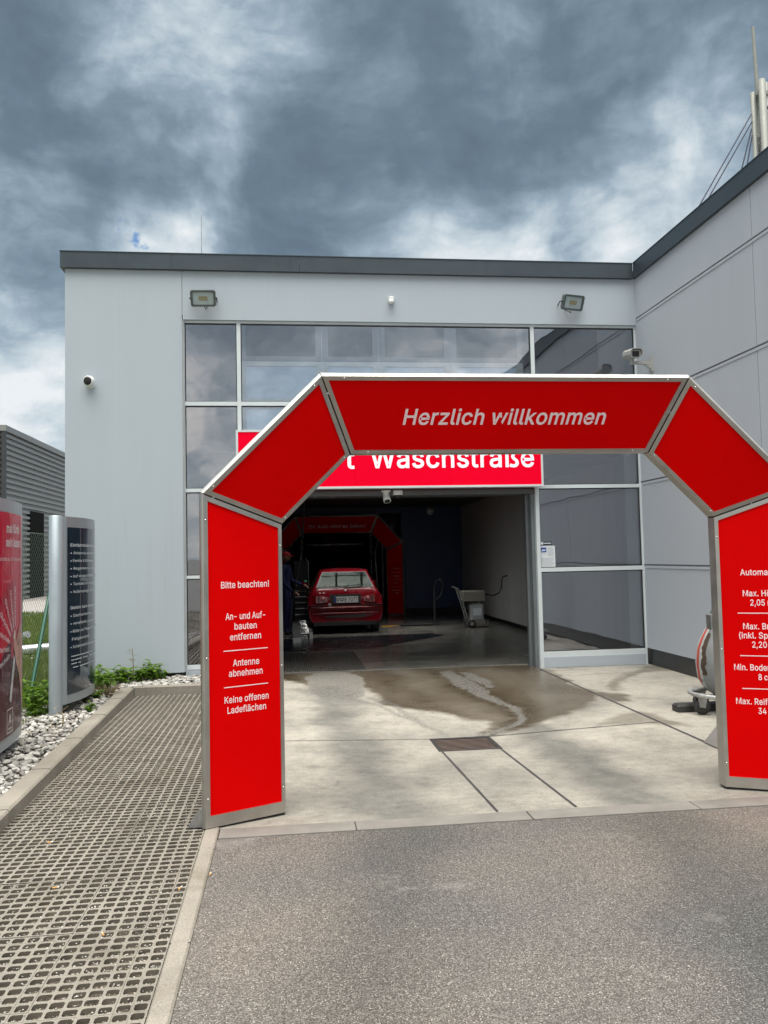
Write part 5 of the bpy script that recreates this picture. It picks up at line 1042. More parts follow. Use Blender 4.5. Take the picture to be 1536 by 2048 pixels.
for i in range(4):
    (a, b), (c, d) = fr_[i], fr_[(i+1) % 4]; ww = .004
    tm.add([gt(min(a, c)-ww*(a == c), min(b, d)-ww*(b == d)), gt(max(a, c)+ww*(a == c), min(b, d)-ww*(b == d)), gt(max(a, c)+ww*(a == c), max(b, d)+ww*(b == d)), gt(min(a, c)-ww*(a == c), max(b, d)+ww*(b == d))], [(0, 1, 2, 3)])
for q in range(5): tm.add([gt(6.32+q*.017, .283), gt(6.333+q*.017, .283), gt(6.333+q*.017, .296), gt(6.32+q*.017, .296)], [(0, 1, 2, 3)])
obj('lettering', tm, mat('poster_letter', (.9, .82, .84), .3), post)
patch([(6.84, .62), (6.85, .34), (6.78, .40), (6.71, .55), (6.62, .68), (6.54, .74), (6.47, .86), (6.445, .93), (6.46, .975), (6.495, .985), (6.53, .94), (6.56, .90), (6.585, .96), (6.66, 1.01), (6.73, 1.03), (6.80, .99), (6.845, .9)], M['skin'], 'printed_hand', .0095)
patch([(6.43, .94), (6.45, .995), (6.49, 1.0), (6.505, .965), (6.47, .93)], mat('printed_nail', (.70, .48, .42), .15), 'printed_nail', .0105)
patch([(6.575, .93), (6.60, .88), (6.66, .85), (6.64, .90)], mat('printed_crease', (.36, .12, .08), .3), 'printed_crease', .0102)
patch([(6.33, .50), (6.38, .47), (6.50, .78), (6.455, .82)], mat('printed_card', (.62, .60, .62), .2), 'printed_card', .0100)
m = MB(); g = on_face(xs, .011)
obj('cover', face_band(xs, Yc0-.01, Yc1+.012, .225, 1.895, .013), M['clear_cover'], t)

# ------------------------------------------------------------------ fence, brace, pipes
t = thing('chain_link_fence', (-2.80, 9, 0), 'green chain-link fence running behind the two pylons', 'fence'); XF = -2.80; ZT = 1.85
m = MB(); d = .052; ya, yb = 4.6, 10.9
def wire(p, q, r=.0016): m.tube([p, q], r, 3, False, False)
k = ya-ZT
while k < yb:
    a0 = max(k, ya); b0 = min(k+ZT, yb)
    if b0 > a0: wire((XF, a0, a0-k), (XF, b0, b0-k))
    k += d*1.414
k = ya
while k < yb+ZT:
    a0 = max(k-ZT, ya); b0 = min(k, yb)
    if b0 > a0: wire((XF+.003, a0, k-a0), (XF+.003, b0, k-b0))
    k += d*1.414
for z in (.05, .95, 1.84): wire((XF+.006, ya, z), (XF+.006, yb, z), .0028)
obj('wire_mesh', m, M['wire'], t)
for y in (4.7, 7.0, 9.02, 10.9):
    m = MB(); m.lathe((XF-.03, y, -.02), (0, 0, 1), [(0, .019), (1.93, .019), (1.94, .005)], 10); obj('post', m, M['green_steel'], t)
m = MB(); m.tube([(-2.72, 8.9, -.02), (-2.78, 9.95, 1.25)], .022, 8); obj('brace', m, M['green_steel'], t)
for i, (a, b, r, lab) in enumerate((((-4.75, 13.75, .09), (-3.30, 14.25, .12), .085, 'long shiny metal pipe lying in the grass behind the fence'), ((-4.95, 14.9, .10), (-4.45, 14.55, .30), .06, 'short shiny metal pipe end further back in the grass'))):
    m = MB(); m.tube([a, b], r, 14); tag(obj('metal_pipe', m, mat('shiny_pipe', (.66, .68, .70), .25, metal=.7, var=.2, vscale=8)), lab, 'pipe', 'metal pipes in the grass')

# grass behind the fence
mb = MB(); nb = 0
for _ in range(2600):
    y = random.uniform(7.3, 10.2); x = random.uniform(-2.78, -2.30+.25*noise.noise(Vector((y*2, 3, 1)))); h = random.uniform(.06, .22)*(1 if x < -2.45 else .6)
    if noise.noise(Vector((x*3, y*3, 4))) < -.05: continue
    a = random.random()*6.28; q = h*random.uniform(.1, .6); w = .005; b = random.random()*3.14
    p1 = (x+math.cos(a)*q*.4, y+math.sin(a)*q*.4, .04+h*.6)
    mb.add([(x-math.cos(b)*w, y-math.sin(b)*w, .03), (x+math.cos(b)*w, y+math.sin(b)*w, .03), (p1[0]+math.cos(b)*w*.7, p1[1]+math.sin(b)*w*.7, p1[2]), (p1[0]-math.cos(b)*w*.7, p1[1]-math.sin(b)*w*.7, p1[2]), (x+math.cos(a)*q, y+math.sin(a)*q, .04+h)], [(0, 1, 2, 3), (3, 2, 4)])
while nb < 15000:
    if random.random() < .75:
        y = random.uniform(8.2, 25); x = -y*random.uniform(.255, .325)
        if x > -2.84: continue
    else: x = random.uniform(-9, -2.85); y = random.uniform(4.5, 25)
    tall = y < 12.2
    if 12.9 < y < 13.5: continue
    if 13.3 < y < 15.2 and random.random() < .85: continue
    h = random.uniform(.10, .33) if tall else random.uniform(.05, .16); w = random.uniform(.006, .014)*(1 if tall else 1.4)
    if noise.noise(Vector((x*1.3, y*1.3, 9))) < -.25: h *= .6
    a = random.random()*6.28; lean = random.uniform(.05, .5)*h; dx, dy = math.cos(a), math.sin(a); b = random.random()*6.28; wx, wy = math.cos(b)*w, math.sin(b)*w
    p0 = (x, y, -.02); p1 = (x+dx*lean*.35, y+dy*lean*.35, h*.6); p2 = (x+dx*lean, y+dy*lean, h)
    mb.add([(p0[0]-wx, p0[1]-wy, p0[2]), (p0[0]+wx, p0[1]+wy, p0[2]), (p1[0]+wx*.7, p1[1]+wy*.7, p1[2]), (p1[0]-wx*.7, p1[1]-wy*.7, p1[2]), p2], [(0, 1, 2, 3), (3, 2, 4)]); nb += 1
tag(obj('grass', mb, M['grass']), 'tall grass and short lawn behind the chain-link fence', 'grass', kind='stuff')

def leaf(m, p, d, l, w):
    d = Vector(d).normalized(); s = d.cross(Vector((random.uniform(-.3, .3), random.uniform(-.3, .3), 1))).normalized(); n = s.cross(d)
    p = Vector(p); P_ = [p, p+d*l*.35+s*w+n*w*.25, p+d*l*.75+s*w*.7-n*l*.05, p+d*l-n*l*.15, p+d*l*.75-s*w*.7-n*l*.05, p+d*l*.35-s*w+n*w*.25, p+d*l*.4-n*w*.1]
    m.add(P_, [(0, 1, 6), (1, 2, 6), (2, 3, 6), (3, 4, 6), (4, 5, 6), (5, 0, 6)])
def weed(x, y, z, rad, h, n, ls, label, name='weed_plant'):
    t = thing(name, (x, y, z), label, 'weed', 'leafy weeds by the pylons and wall'); st = MB(); lf = MB(); ns = max(4, n//14)
    for i in range(ns):
        a = random.random()*6.28; q = rad*math.sqrt(random.random()); tip = Vector((x+math.cos(a)*q, y+math.sin(a)*q, z+h*random.uniform(.45, 1)*(1-.35*(q/rad)**2))); b = Vector((x+math.cos(a)*q*.55, y+math.sin(a)*q*.55, z-.03)); mid = b.lerp(tip, .5)+Vector((0, 0, .03))
        st.tube([b, mid, tip], .0025, 4, False)
        for j in range(n//ns):
            tt = random.uniform(.2, 1.0); p = b.lerp(tip, tt)+Vector((0, 0, .02)); an = random.random()*6.28
            leaf(lf, p, (math.cos(an), math.sin(an), random.uniform(-.2, .7)), ls*random.uniform(.6, 1.2), ls*.36*random.uniform(.7, 1.1))
    obj('stem', st, M['leaf'], t); obj('leaves', lf, M['leaf'], t); return t
weed(-2.40, 8.12, .05, .19, .30, 220, .075, 'bright green leafy weed at the foot of the dark blue pylon pole')
weed(-2.55, 8.60, .05, .22, .34, 230, .08, 'green leafy weed between the pylon and the fence')
weed(-2.20, 9.45, .06, .26, .24, 300, .08, 'broad-leaved weed beyond the far end of the dark blue pylon')
weed(-1.96, 9.98, .07, .24, .20, 260, .075, 'low spreading weed under the left wall near the kerb corner')
weed(-1.70, 10.12, .07, .20, .23, 260, .075, 'bushy green weed against the wall foot beside the gravel')
weed(-2.35, 10.05, .06, .24, .24, 240, .085, 'dark green weed at the bottom edge of the left wall')
weed(-2.14, 8.95, .06, .16, .17, 130, .07, 'low weed on the gravel under the dark blue pylon face')
weed(-1.93, 8.25, .06, .08, .10, 40, .05, 'small tuft of weed beside the kerb near the pylon pole')
weed(-2.97, 11.6, .0, .16, 2.02, 260, .07, 'tall bright green shoot rising above the pylon top by the building corner', 'tall_shoot')
for i, (x, y, h, lab) in enumerate(((-1.86, 9.98, .42, 'dry brown dead stem sticking up against the pale wall'), (-1.98, 7.42, .17, 'small reddish dry stem in the gravel by the kerb'))):
    m = MB(); base = Vector((x, y, .06)); m.tube([base, base+Vector((.01, 0, h*.5)), base+Vector((-.005, .01, h))], [.006, .005, .003], 5)
    for j in range(9): z = h*random.uniform(.35, 1); a = random.random()*6.28; p = base+Vector((0, 0, z)); q = p+Vector((math.cos(a)*.06, math.sin(a)*.06, .04*random.random())); m.tube([p, q], .002, 3, False); leaf(m, q, (math.cos(a), math.sin(a), -.3), .03, .008)
    tag(obj('dry_weed', m, M['dry']), lab, 'weed', 'dry weed stems')
m = MB()
for i in range(170):
    a = random.random()*6.28; q = .11*math.sqrt(random.random()); b = Vector((-1.98+math.cos(a)*q*.4, 9.10+math.sin(a)*q*.5, .04)); tip = b+Vector((math.cos(a)*q*1.3, math.sin(a)*q*1.3, random.uniform(.05, .15))); m.tube([b, b.lerp(tip, .5)+Vector((0, 0, .03)), tip], .0017, 3, False)
tag(obj('dry_grass_tuft', m, M['dry']), 'straw coloured dry grass tuft beside the kerb', 'grass tuft')

# ------------------------------------------------------------------ far corrugated building
t = thing('warehouse', (-16, 55, 0), 'grey warehouse clad in horizontal corrugated sheet beyond the fence', 'building'); XW, YW, ZW = -11.4, 34.3, 6.95; p_ = .232
def corr(pt, d, z0, z1, nv):
    m = MB(); prof = []; z = z0
    while z < z1-.01: prof += [(0, z), (.0, z+p_*.46), (-.10, z+p_*.56), (-.10, z+p_*.92)]; z += p_
    prof.append((0, z)); pt = Vector(pt); d = Vector(d); nv = Vector(nv); n = len(prof)
    a = [pt+nv*u+Vector((0, 0, min(z, z1))) for u, z in prof]; b = [p+d for p in a]; m.add(a+b, [(i, i+1, n+i+1, n+i) for i in range(n-1)]); return m
m = corr((XW, YW+.12, 0), (0, 57, 0), 0, ZW, (1, 0, 0)); obj('cladding', m, M['corr'], t)
m = corr((XW-12, YW, 0), (11.9, 0, 0), 0, ZW, (0, -1, 0)); obj('end_cladding', m, M['corr_dark'], t)
m = MB(); m.box(XW-.12, XW+.03, YW-.03, YW+.12, 0, ZW); m.box(XW-12, XW-.3, YW+.1, YW+57, 0, ZW-.1); obj('corner_trim', m, M['corr_dark'], t)
m = MB(); m.box(XW-.3, XW+.06, YW-.05, YW+57.2, ZW-.02, ZW+.22); obj('roof_trim', m, M['corr'], t)
m = MB(); m.box(XW-.02, XW+.02, YW+3.27, YW+5.27, 0, 3.85); obj('door', m, mat('matt_black_door', (.012, .012, .013), .9, spec=.03), t)

# ------------------------------------------------------------------ roof: lightning rods and the stay mast
for x, y, z0, z1, lab in ((-1.115, 11.0, 5.29, 6.19, 'thin tall lightning rod above the left part of the roof'), (4.28, 11.0, 5.29, 5.50, 'short stub on the roof edge near the inner corner')):
    m = MB(); m.tube([(x, y, z0), (x, y, z0+.08), (x, y, z1)], [.012, .006, .004] if z1 > 6 else [.02, .02, .018], 6); tag(obj('roof_rod', m, M['galv']), lab, 'rod')
t = thing('stay_mast', (16.1, 25, 5.3), 'pale steel cable-stayed mast with a needle tip rising behind the side roof', 'mast')
for x, y, zt, r in ((15.90, 25.05, 16.95, .085), (16.06, 24.75, 17.25, .115), (16.34, 25.0, 17.28, .11), (16.20, 25.35, 17.1, .10)):
    m = MB(); m.lathe((x, y, 5.3), (0, 0, 1), [(0, r), (zt-5.3, r), (zt-5.28, r*.8)], 12); obj('column', m, M['mast'], t)
m = MB(); m.tube([(16.12, 25.1, 16.5), (16.02, 25.05, 19.3)], [.075, .055], 10); obj('needle', m, M['mast'], t)
m = MB()
for z in (9, 12, 14.2, 15.4, 16.9): m.box(15.95, 16.4, 24.85, 25.2, z-.06, z+.06)
obj('tie_plate', m, M['mast'], t)
for a, b in (((15.79, 25, 16.2), (9.03, 25, 5.32)), ((15.80, 25, 15.94), (9.19, 25, 5.32)), ((15.77, 25, 15.68), (12.65, 25, 5.32)), ((15.78, 25, 15.45), (13.5, 25, 5.32)), ((16.4, 25, 16.55), (24, 27, 14.9)), ((16.4, 25, 16.35), (24, 27, 14.5)), ((16.2, 24.9, 16.6), (17.9, 24.0, 12.0)), ((16.3, 24.8, 16.1), (18.2, 24.0, 11.0))):
    m = MB(); m.tube([a, b], .022, 5, False); obj('stay_cable', m, M['cable'], t)

# ------------------------------------------------------------------ cigarette butts on the paving
def butt(p, a, lab):
    t = thing('cigarette_butt', p, lab, 'cigarette butt', 'cigarette butts on the ground'); d = Vector((math.cos(a), math.sin(a), 0)); c = Vector(p)+Vector((0, 0, .0035))
    m = MB(); m.tube([c, c+d*.021], .0037, 7); obj('filter', m, M['butt_paper'], t); m = MB(); m.tube([c+d*.0212, c+d*.029], .0036, 7); obj('paper', m, M['butt_white'], t)
for p, a, lab in (((-.52, 3.86, .004), 1.3, 'cigarette butt lying against the flush edging kerb'), ((-.396, 4.02, 0), 1.5, 'cigarette butt on the asphalt beside the edging kerb'), ((-1.105, 3.98, .003), .2, 'cigarette butt lying crosswise on the middle of the grid paving'), ((-.76, 3.45, .003), 2.0, 'cigarette butt nearest the viewer on the grid paving'),
                  ((-1.31, 4.62, .003), .1, 'cigarette butt near the raised kerb on the grid paving'), ((-.545, 5.95, .003), .3, 'far cigarette butt on the paving beside the arch leg')): butt(p, a, lab)

# ------------------------------------------------------------------ red hatchback in the hall (seen from behind)
CX, CY = 1.095, 15.95
car = thing('red_car', (CX, CY+1.8, 0), 'old red hatchback waiting under the second arch, seen from behind', 'car')
WZ = [(.24, .655), (.30, .70), (.36, .72), (.50, .735), (.60, .73), (.70, .715), (.80, .675), (.88, .625), (.97, .585), (1.06, .545), (1.15, .505), (1.21, .475), (1.245, .43), (1.262, .30), (1.268, .12)]
def wof(z): return float(np.interp(z, [a for a, b in WZ], [b for a, b in WZ]))
RING = [(.03, .50, .955), (0, .52, .99), (.012, .555, 1.0), (.045, .60, 1.0), (.05, .70, 1.0), (.075, .86, 1.0), (.13, .905, 1.0), (.21, 1.0, 1.0), (.315, 1.115, 1.0), (.42, 1.215, 1.0), (.52, 1.25, 1.0), (1.1, 1.275, 1.0), (1.6, 1.265, 1.0), (1.85, 1.20, 1.0), (2.2, 1.0, 1.0), (2.45, .87, .99), (2.9, .80, .98), (3.3, .70, .94), (3.5, .58, .86), (3.58, .48, .74)]
m = MB(); vs = []; nl = len(WZ)
for y, H, k in RING:
    half = []; nb = sum(1 for z, w in WZ if z <= H-.005); wt = wof(min(H, 1.2))
    for i, (z, w) in enumerate(WZ):
        if i < nb: half.append((w*k, z))
        else: q = (i-nb)/max(1, nl-1-nb); half.append((wt*k*(1-.02-q*.9), H-.006+.012*q))
    vs += [(CX-w, CY+y, z) for w, z in half]+[(CX+w, CY+y, z) for w, z in reversed(half)]
nr = 2*nl; fs = []
for i in range(len(RING)-1):
    for j in range(nr-1): fs.append((i*nr+j, i*nr+j+1, (i+1)*nr+j+1, (i+1)*nr+j))
fs += [tuple(range(nr-1, -1, -1)), tuple(range((len(RING)-1)*nr, len(RING)*nr))]
m.add(vs, fs, True); body = obj('body', m, M['car_red'], car)
m = MB(); m.box(CX-.62, CX+.62, CY+.12, CY+3.4, .16, .30); m.tube([(CX-.42, CY+.02, .215), (CX-.42, CY+.4, .215)], .025, 8); obj('underbody', m, M['black'], car)
ry = lambda z: float(np.interp(z, [.86, .905, 1.0, 1.115, 1.215, 1.25], [.075, .13, .21, .315, .42, .52]))
m = MB(); zl = [.915, .95, 1.0, 1.05, 1.10, 1.15, 1.19]; G = []; nx = 9
for z in zl:
    w = wof(z)-.065-.02*(z > 1.17)
    for i in range(nx): u = -1+2*i/(nx-1); G.append((CX+u*w, CY+ry(z)-.016-.015*(1-u*u), z+.008))
m.add(G, [(r*nx+i, r*nx+i+1, (r+1)*nx+i+1, (r+1)*nx+i) for r in range(len(zl)-1) for i in range(nx-1)], True); obj('rear_window', m, M['car_glass'], car)
m = MB(); G2 = []
zl2 = [.900, .95, 1.0, 1.05, 1.10, 1.15, 1.207]
for z in zl2:
    w = wof(z)-.042
    for i in range(nx): u = -1+2*i/(nx-1); G2.append((CX+u*w, CY+ry(z)-.008-.012*(1-u*u), z+.004))
m.add(G2, [(r*nx+i, r*nx+i+1, (r+1)*nx+i+1, (r+1)*nx+i) for r in range(len(zl2)-1) for i in range(nx-1)], True); obj('window_surround', m, M['black'], car)
m = MB(); m.tube([(CX-.02, CY+.08, .93), (CX+.03, CY+.075, .945), (CX+.33, CY+.10, .955)], .010, 6); m.tube([(CX-.25, CY+.09, .925), (CX+.33, CY+.10, .955)], .006, 5); obj('wiper', m, M['black'], car)
m = MB(); m.box(CX-.30, CX+.30, CY-.012, CY+.05, .600, .775); obj('plate_recess', m, M['black'], car)
m = MB(); m.box(CX-.222, CX+.245, CY-.022, CY-.014, .612, .732); pl = obj('number_plate', m, M['plate'], car)
m = MB(); m.box(CX-.222, CX-.185, CY-.024, CY-.0222, .614, .730); obj('euro_band', m, M['plate_blue'], pl)
m = MB(); fp = lambda u, v: (CX+u, CY-.0236, v)
put_text(m, 'M', fp, -.175, -.118, .632, .078, .010); put_text(m, 'PE', fp, -.072, .022, .632, .078, .010); put_text(m, '7077', fp, .052, .228, .632, .078, .010)
for z in (.655, .69): m.lathe((CX-.095, CY-.0225, z), (0, -1, 0), [(0, .013), (.001, .013)], 10)
obj('lettering', m, M['black'], pl)
for s in (-1, 1):
    m = MB(); P_ = []
    zz_ = [(.615, .70), (.64, .715), (.69, .716), (.735, .70), (.748, .685)]
    xo = [.36, .46, .58, .68, .722, .732]
    front = [(x, (.028 if x < .6 else .03+.10*((x-.6)/.13)**2)) for x in xo]
    a = [(CX+s*x, CY+y-.012, .612+.02*(x < .4)) for x, y in front]; b = [(CX+s*x, CY+y-.0, .752-.03*(x < .4)) for x, y in front]; n = len(a)
    a2 = [(p[0], p[1]+.06, p[2]) for p in a]; b2 = [(p[0], p[1]+.06, p[2]) for p in b]
    m.add(a+b+a2+b2, [(i, i+1, n+i+1, n+i) for i in range(n-1)]+[(n+i, n+i+1, 3*n+i+1, 3*n+i) for i in range(n-1)]+[(2*n+i, 2*n+i+1, i+1, i) for i in range(n-1)]+[(0, n, 3*n, 2*n)])
    tl = obj('tail_lamp', m, M['lens'], car)
    m = MB(); m.lathe((CX+s*.44, CY+.012, .685), (0, -1, 0), [(0, .042), (.010, .04), (.014, .02)], 14); obj('reversing_lamp', m, mat('pale_lens', (.42, .10, .12), .12, spec=.8), tl)
    m = MB(); m.box(CX+s*.525-.012, CX+s*.525+.012, CY+.006, CY+.014, .62, .745); obj('divider', m, M['black'], tl)
m = MB(); m.box(CX-.735, CX+.735, CY-.012, CY+.10, .565, .572); m.box(CX-.40, CX+.40, CY+.0, CY+.05, .335, .362); obj('bumper_line', m, M['black'], car)
m = MB(); m.tube([(CX-.66, CY+.035, .50), (CX-.3, CY-.012, .515), (CX+.3, CY-.012, .515), (CX+.66, CY+.035, .50)], .022, 8); m.tube([(CX-.64, CY+.045, .40), (CX-.3, CY+.0, .405), (CX+.3, CY+.0, .405), (CX+.64, CY+.045, .40)], .02, 8); obj('bumper_bulge', m, M['car_red'], car)
m = MB(); m.sphere((CX+.005, CY+.055, .845), .028, 10, (1, .3, .6)); obj('badge', m, M['chrome'], car)
m = MB(); put_text(m, '1.6', lambda u, v: (CX+u, CY+.035, v), -.52, -.40, .80, .022, .01); obj('model_script', m, M['chrome'], car)
m = MB(); m.lathe((CX-.31, CY-.002, .575), (0, -1, 0), [(0, .034), (.002, .033)], 14); obj('round_sticker', m, M['plate'], car)
for s in (-1, 1):
    for y in (.62, 2.85):
        m = MB(); m.lathe((CX+s*.72, CY+y, .275), (-s, 0, 0), [(0, .20), (.012, .262), (.04, .275), (.14, .275), (.165, .26), (.17, .2)], 24); wh = obj('wheel', m, M['dark'], car)
        m = MB(); m.lathe((CX+s*.725, CY+y, .275), (-s, 0, 0), [(0, .03), (.004, .18), (.03, .195)], 20); obj('rim', m, M['galv'], wh)
    m = MB(); m.add([(CX+s*(wof(.93)+.006), CY+.55, .93), (CX+s*(wof(.93)+.006), CY+2.2, .93), (CX+s*(wof(1.2)+.004), CY+1.75, 1.2), (CX+s*(wof(1.18)+.004), CY+.85, 1.18)], [(0, 1, 2, 3)]); obj('side_window', m, M['black'], car)
    m = MB(); m.sphere((CX+s*.76, CY+2.1, .93), .07, 10, (1.1, .6, .8)); obj('wing_mirror', m, M['car_red'], car)

# ------------------------------------------------------------------ attendant in blue workwear beside the car
def person(px, py, facing):
    t = thing('person', (px, py, 0), 'person in blue workwear and a red cap standing left of the car with a hose', 'person')
    J = {}; 
    def skin(name, pts, edges, material, sub=2, root=0):
        me = bpy.data.meshes.new(name); ca, sa = math.cos(facing), math.sin(facing)
        me.from_pydata([(p[0]*ca-p[1]*sa, p[0]*sa+p[1]*ca, p[2]) for p, r in pts], edges, []); o = bpy.data.objects.new(name, me); COL.objects.link(o)
        o.modifiers.new('s', 'SKIN'); sv = me.skin_vertices[0].data
        for i, (p, r) in enumerate(pts): sv[i].radius = (r, r) if not isinstance(r, tuple) else r
        sv[root].use_root = True
        md = o.modifiers.new('d', 'SUBSURF'); md.levels = sub; md.render_levels = sub
        dg = bpy.context.evaluated_depsgraph_get(); m2 = bpy.data.meshes.new_from_object(o.evaluated_get(dg)); o.modifiers.clear(); o.data = m2; bpy.data.meshes.remove(me)
        m2.name = name; m2.materials.clear(); m2.materials.append(material); m2.polygons.foreach_set('use_smooth', [True]*len(m2.polygons)); o.parent = t; ORIG[o.name] = ORIG[t.name]; return o
    P_ = [((0, 0, .84), (.135, .10)), ((0, .01, 1.02), (.125, .09)), ((0, .02, 1.20), (.15, .10)), ((0, .01, 1.31), (.12, .085)), ((0, 0, 1.37), .05), ((0, -.01, 1.43), .048),
          ((-.09, 0, .76), .085), ((-.10, -.02, .43), .06), ((-.10, .02, .09), .045), ((-.10, -.12, .04), .036),
          ((.09, 0, .76), .085), ((.11, -.04, .43), .06), ((.12, .02, .09), .045), ((.12, -.12, .04), .036),
          ((-.17, .01, 1.30), .058), ((-.22, .0, 1.05), .045), ((-.20, -.16, .88), .036), ((-.19, -.21, .85), .03),
          ((.17, .01, 1.30), .058), ((.23, -.03, 1.06), .045), ((.19, -.22, .98), .036), ((.18, -.27, .97), .03)]
    E_ = [(0, 1), (1, 2), (2, 3), (3, 4), (4, 5), (0, 6), (6, 7), (7, 8), (8, 9), (0, 10), (10, 11), (11, 12), (12, 13), (3, 14), (14, 15), (15, 16), (16, 17), (3, 18), (18, 19), (19, 20), (20, 21)]
    skin('body', P_, E_, M['overall'])
    skin('head', [((0, -.01, 1.44), .052), ((0, -.015, 1.50), (.072, .08)), ((0, -.005, 1.56), (.078, .088)), ((0, .005, 1.61), (.06, .07)), ((0, -.10, 1.525), .016), ((-.082, 0, 1.53), .016), ((.082, 0, 1.53), .016)], [(0, 1), (1, 2), (2, 3), (1, 4), (1, 5), (1, 6)], M['skin_p'])
    for s, h in ((-1, (-.19, -.235, .83)), (1, (.18, -.30, .965))):
        pts = [((h[0], h[1], h[2]), .026), ((h[0], h[1]-.04, h[2]-.02), .024)]; ed = [(0, 1)]
        for q in range(4):
            b = (h[0]+(q-1.5)*.014, h[1]-.07, h[2]-.03); n = len(pts); pts += [(b, .009), ((b[0], b[1]-.025-.005*(q in (1, 2)), b[2]-.025), .008), ((b[0], b[1]-.015, b[2]-.05), .007)]; ed += [(1, n), (n, n+1), (n+1, n+2)]
        n = len(pts); pts += [((h[0]-s*.03, h[1]-.03, h[2]-.005), .010), ((h[0]-s*.035, h[1]-.06, h[2]-.02), .008)]; ed += [(0, n), (n, n+1)]
        skin('hand', pts, ed, M['skin_p'], 1)
    ca, sa = math.cos(facing), math.sin(facing); off = Vector((px, py, 0)); rf = lambda p: off+Vector((p[0]*ca-p[1]*sa, p[0]*sa+p[1]*ca, p[2]))
    m = MB(); m.lathe(rf((0, .002, 1.545)), (0, 0, 1), [(0, .098), (.03, .098), (.065, .085), (.09, .05), (.098, .005)], 18)
    q = [rf(p) for p in ((-.08, -.06, 1.553), (-.06, -.15, 1.548), (0, -.18, 1.546), (.06, -.15, 1.548), (.08, -.06, 1.553))]; m.prism(q, (0, 0, .012)); obj('cap', m, M['cap_red'], t)
    for s in (-1, 1):
        m = MB(); c = rf((s*.11, -.05, .035)); m.sphere(c, .05, 10, (1.0, 2.4 if abs(ca) > .7 else 1.2, .75)); obj('boot', m, M['black'], t)
        m = MB(); m.sphere(rf((s*.03, -.098, 1.552)), .009, 8); obj('eye', m, M['black'], t)
    return t
person(-.06, 16.35, R(70))
m = MB(); pts = [(.30, 14.9, 2.75), (.285, 15.0, 2.2), (.25, 15.3, 1.75), (.17, 15.7, 1.25), (.09, 15.95, .85), (.03, 16.0, .45), (.0, 16.0, .08)]
m.tube(pts, .013, 6); tag(obj('wash_hose', m, mat('dark_hose', (.05, .055, .065), .3)), 'dark hose hanging from the hall ceiling down to the floor beside the car', 'hose')

# ------------------------------------------------------------------ wash machinery in and before the tunnel
t = thing('conveyor_unit', (.25, 16.0, 0), 'low dark conveyor unit with bright steel rollers left of the car wheels', 'conveyor')
m = MB(); m.box(.05, .20, 14.6, 20, 0, .09); m.box(.36, .42, 15.2, 20, 0, .12); obj('guide_rail', m, M['galv'], t)
m = MB()
for i in range(9): m.tube([(.205, 15.3+i*.35, .10), (.355, 15.3+i*.35, .10)], .035, 10)
obj('roller', m, M['chrome'], t)
t = thing('wash_column', (.28, 18.4, 0), 'dark machine column with spray pipes and metal fittings left of the car', 'wash machine')
m = MB(); m.cbox(.10, .42, 18.2, 18.6, 0, 1.45, .02); m.cbox(.07, .45, 18.15, 18.65, 0, .10, .01); obj('cabinet', m, M['dark'], t)
m = MB()
for i in range(6): m.tube([(.12, 18.17, .25+i*.13), (.40, 18.17, .25+i*.13)], .012, 6); m.lathe((.19+.03*i % .2+.1, 18.17, .25+i*.13), (0, -1, 0), [(0, .02), (.03, .014), (.05, .006)], 8)
m.tube([(.43, 18.2, .1), (.43, 18.2, 1.4), (.36, 18.2, 1.5)], .014, 6); obj('spray_pipe', m, M['galv'], t)
m = MB(); m.lathe((.36, 18.18, .98), (0, -1, 0), [(0, .03), (.02, .026), (.03, .01)], 10); obj('indicator', m, mat('green_indicator', (.05, .4, .25), .3, emit=((.1, .9, .5), .12)), t)
for i, (x, y, z0, z1, r, c) in enumerate(((.36, 23.2, .2, 2.3, .34, 'brush_red'), (2.45, 24.2, .2, 2.3, .36, 'blackish'), (.45, 26.5, .2, 2.2, .36, 'blackish'))):
    t = thing('wash_brush', (x, y, z0), ('red tinted standing wash brush at the left of the tunnel', 'black standing wash brush at the right side of the tunnel', 'black standing wash brush far back in the tunnel')[i], 'wash brush', 'rotating brushes in the wash tunnel')
    m = MB(); m.tube([(x, y, 0), (x, y, 2.75)], .05, 8); obj('axle', m, M['galv'], t)
    m = MB()
    for k in range(900):
        a = random.random()*6.28; z = random.uniform(z0, z1); q = r*random.uniform(.8, 1.1); ca, sa = math.cos(a), math.sin(a); w = .02
        m.add([(x+ca*.05, y+sa*.05, z), (x+ca*q-sa*w, y+sa*q+ca*w, z-.06), (x+ca*q+sa*w, y+sa*q-ca*w, z-.06)], [(0, 1, 2)])
    obj('bristles', m, M[c], t)
t = thing('spray_gantry', (1.4, 22.4, 0), 'dark spray gantry with pale pipes spanning the wash tunnel behind the second arch', 'gantry')
m = MB(); m.box(-.05, .12, 22.2, 22.5, 0, 2.45); m.box(2.66, 2.80, 22.2, 22.5, 0, 2.45); m.box(-.05, 2.8, 22.2, 22.5, 2.45, 2.62); obj('frame', m, M['dark'], t)
m = MB(); m.tube([(2.55, 22.1, .3), (2.55, 22.1, 2.2)], .03, 8); m.tube([(2.42, 22.15, .3), (2.35, 22.15, 1.6), (2.48, 22.15, 2.1)], .022, 8); m.tube([(.4, 22.15, 2.40), (2.3, 22.15, 2.40)], .018, 8); obj('spray_pipe', m, M['galv'], t)
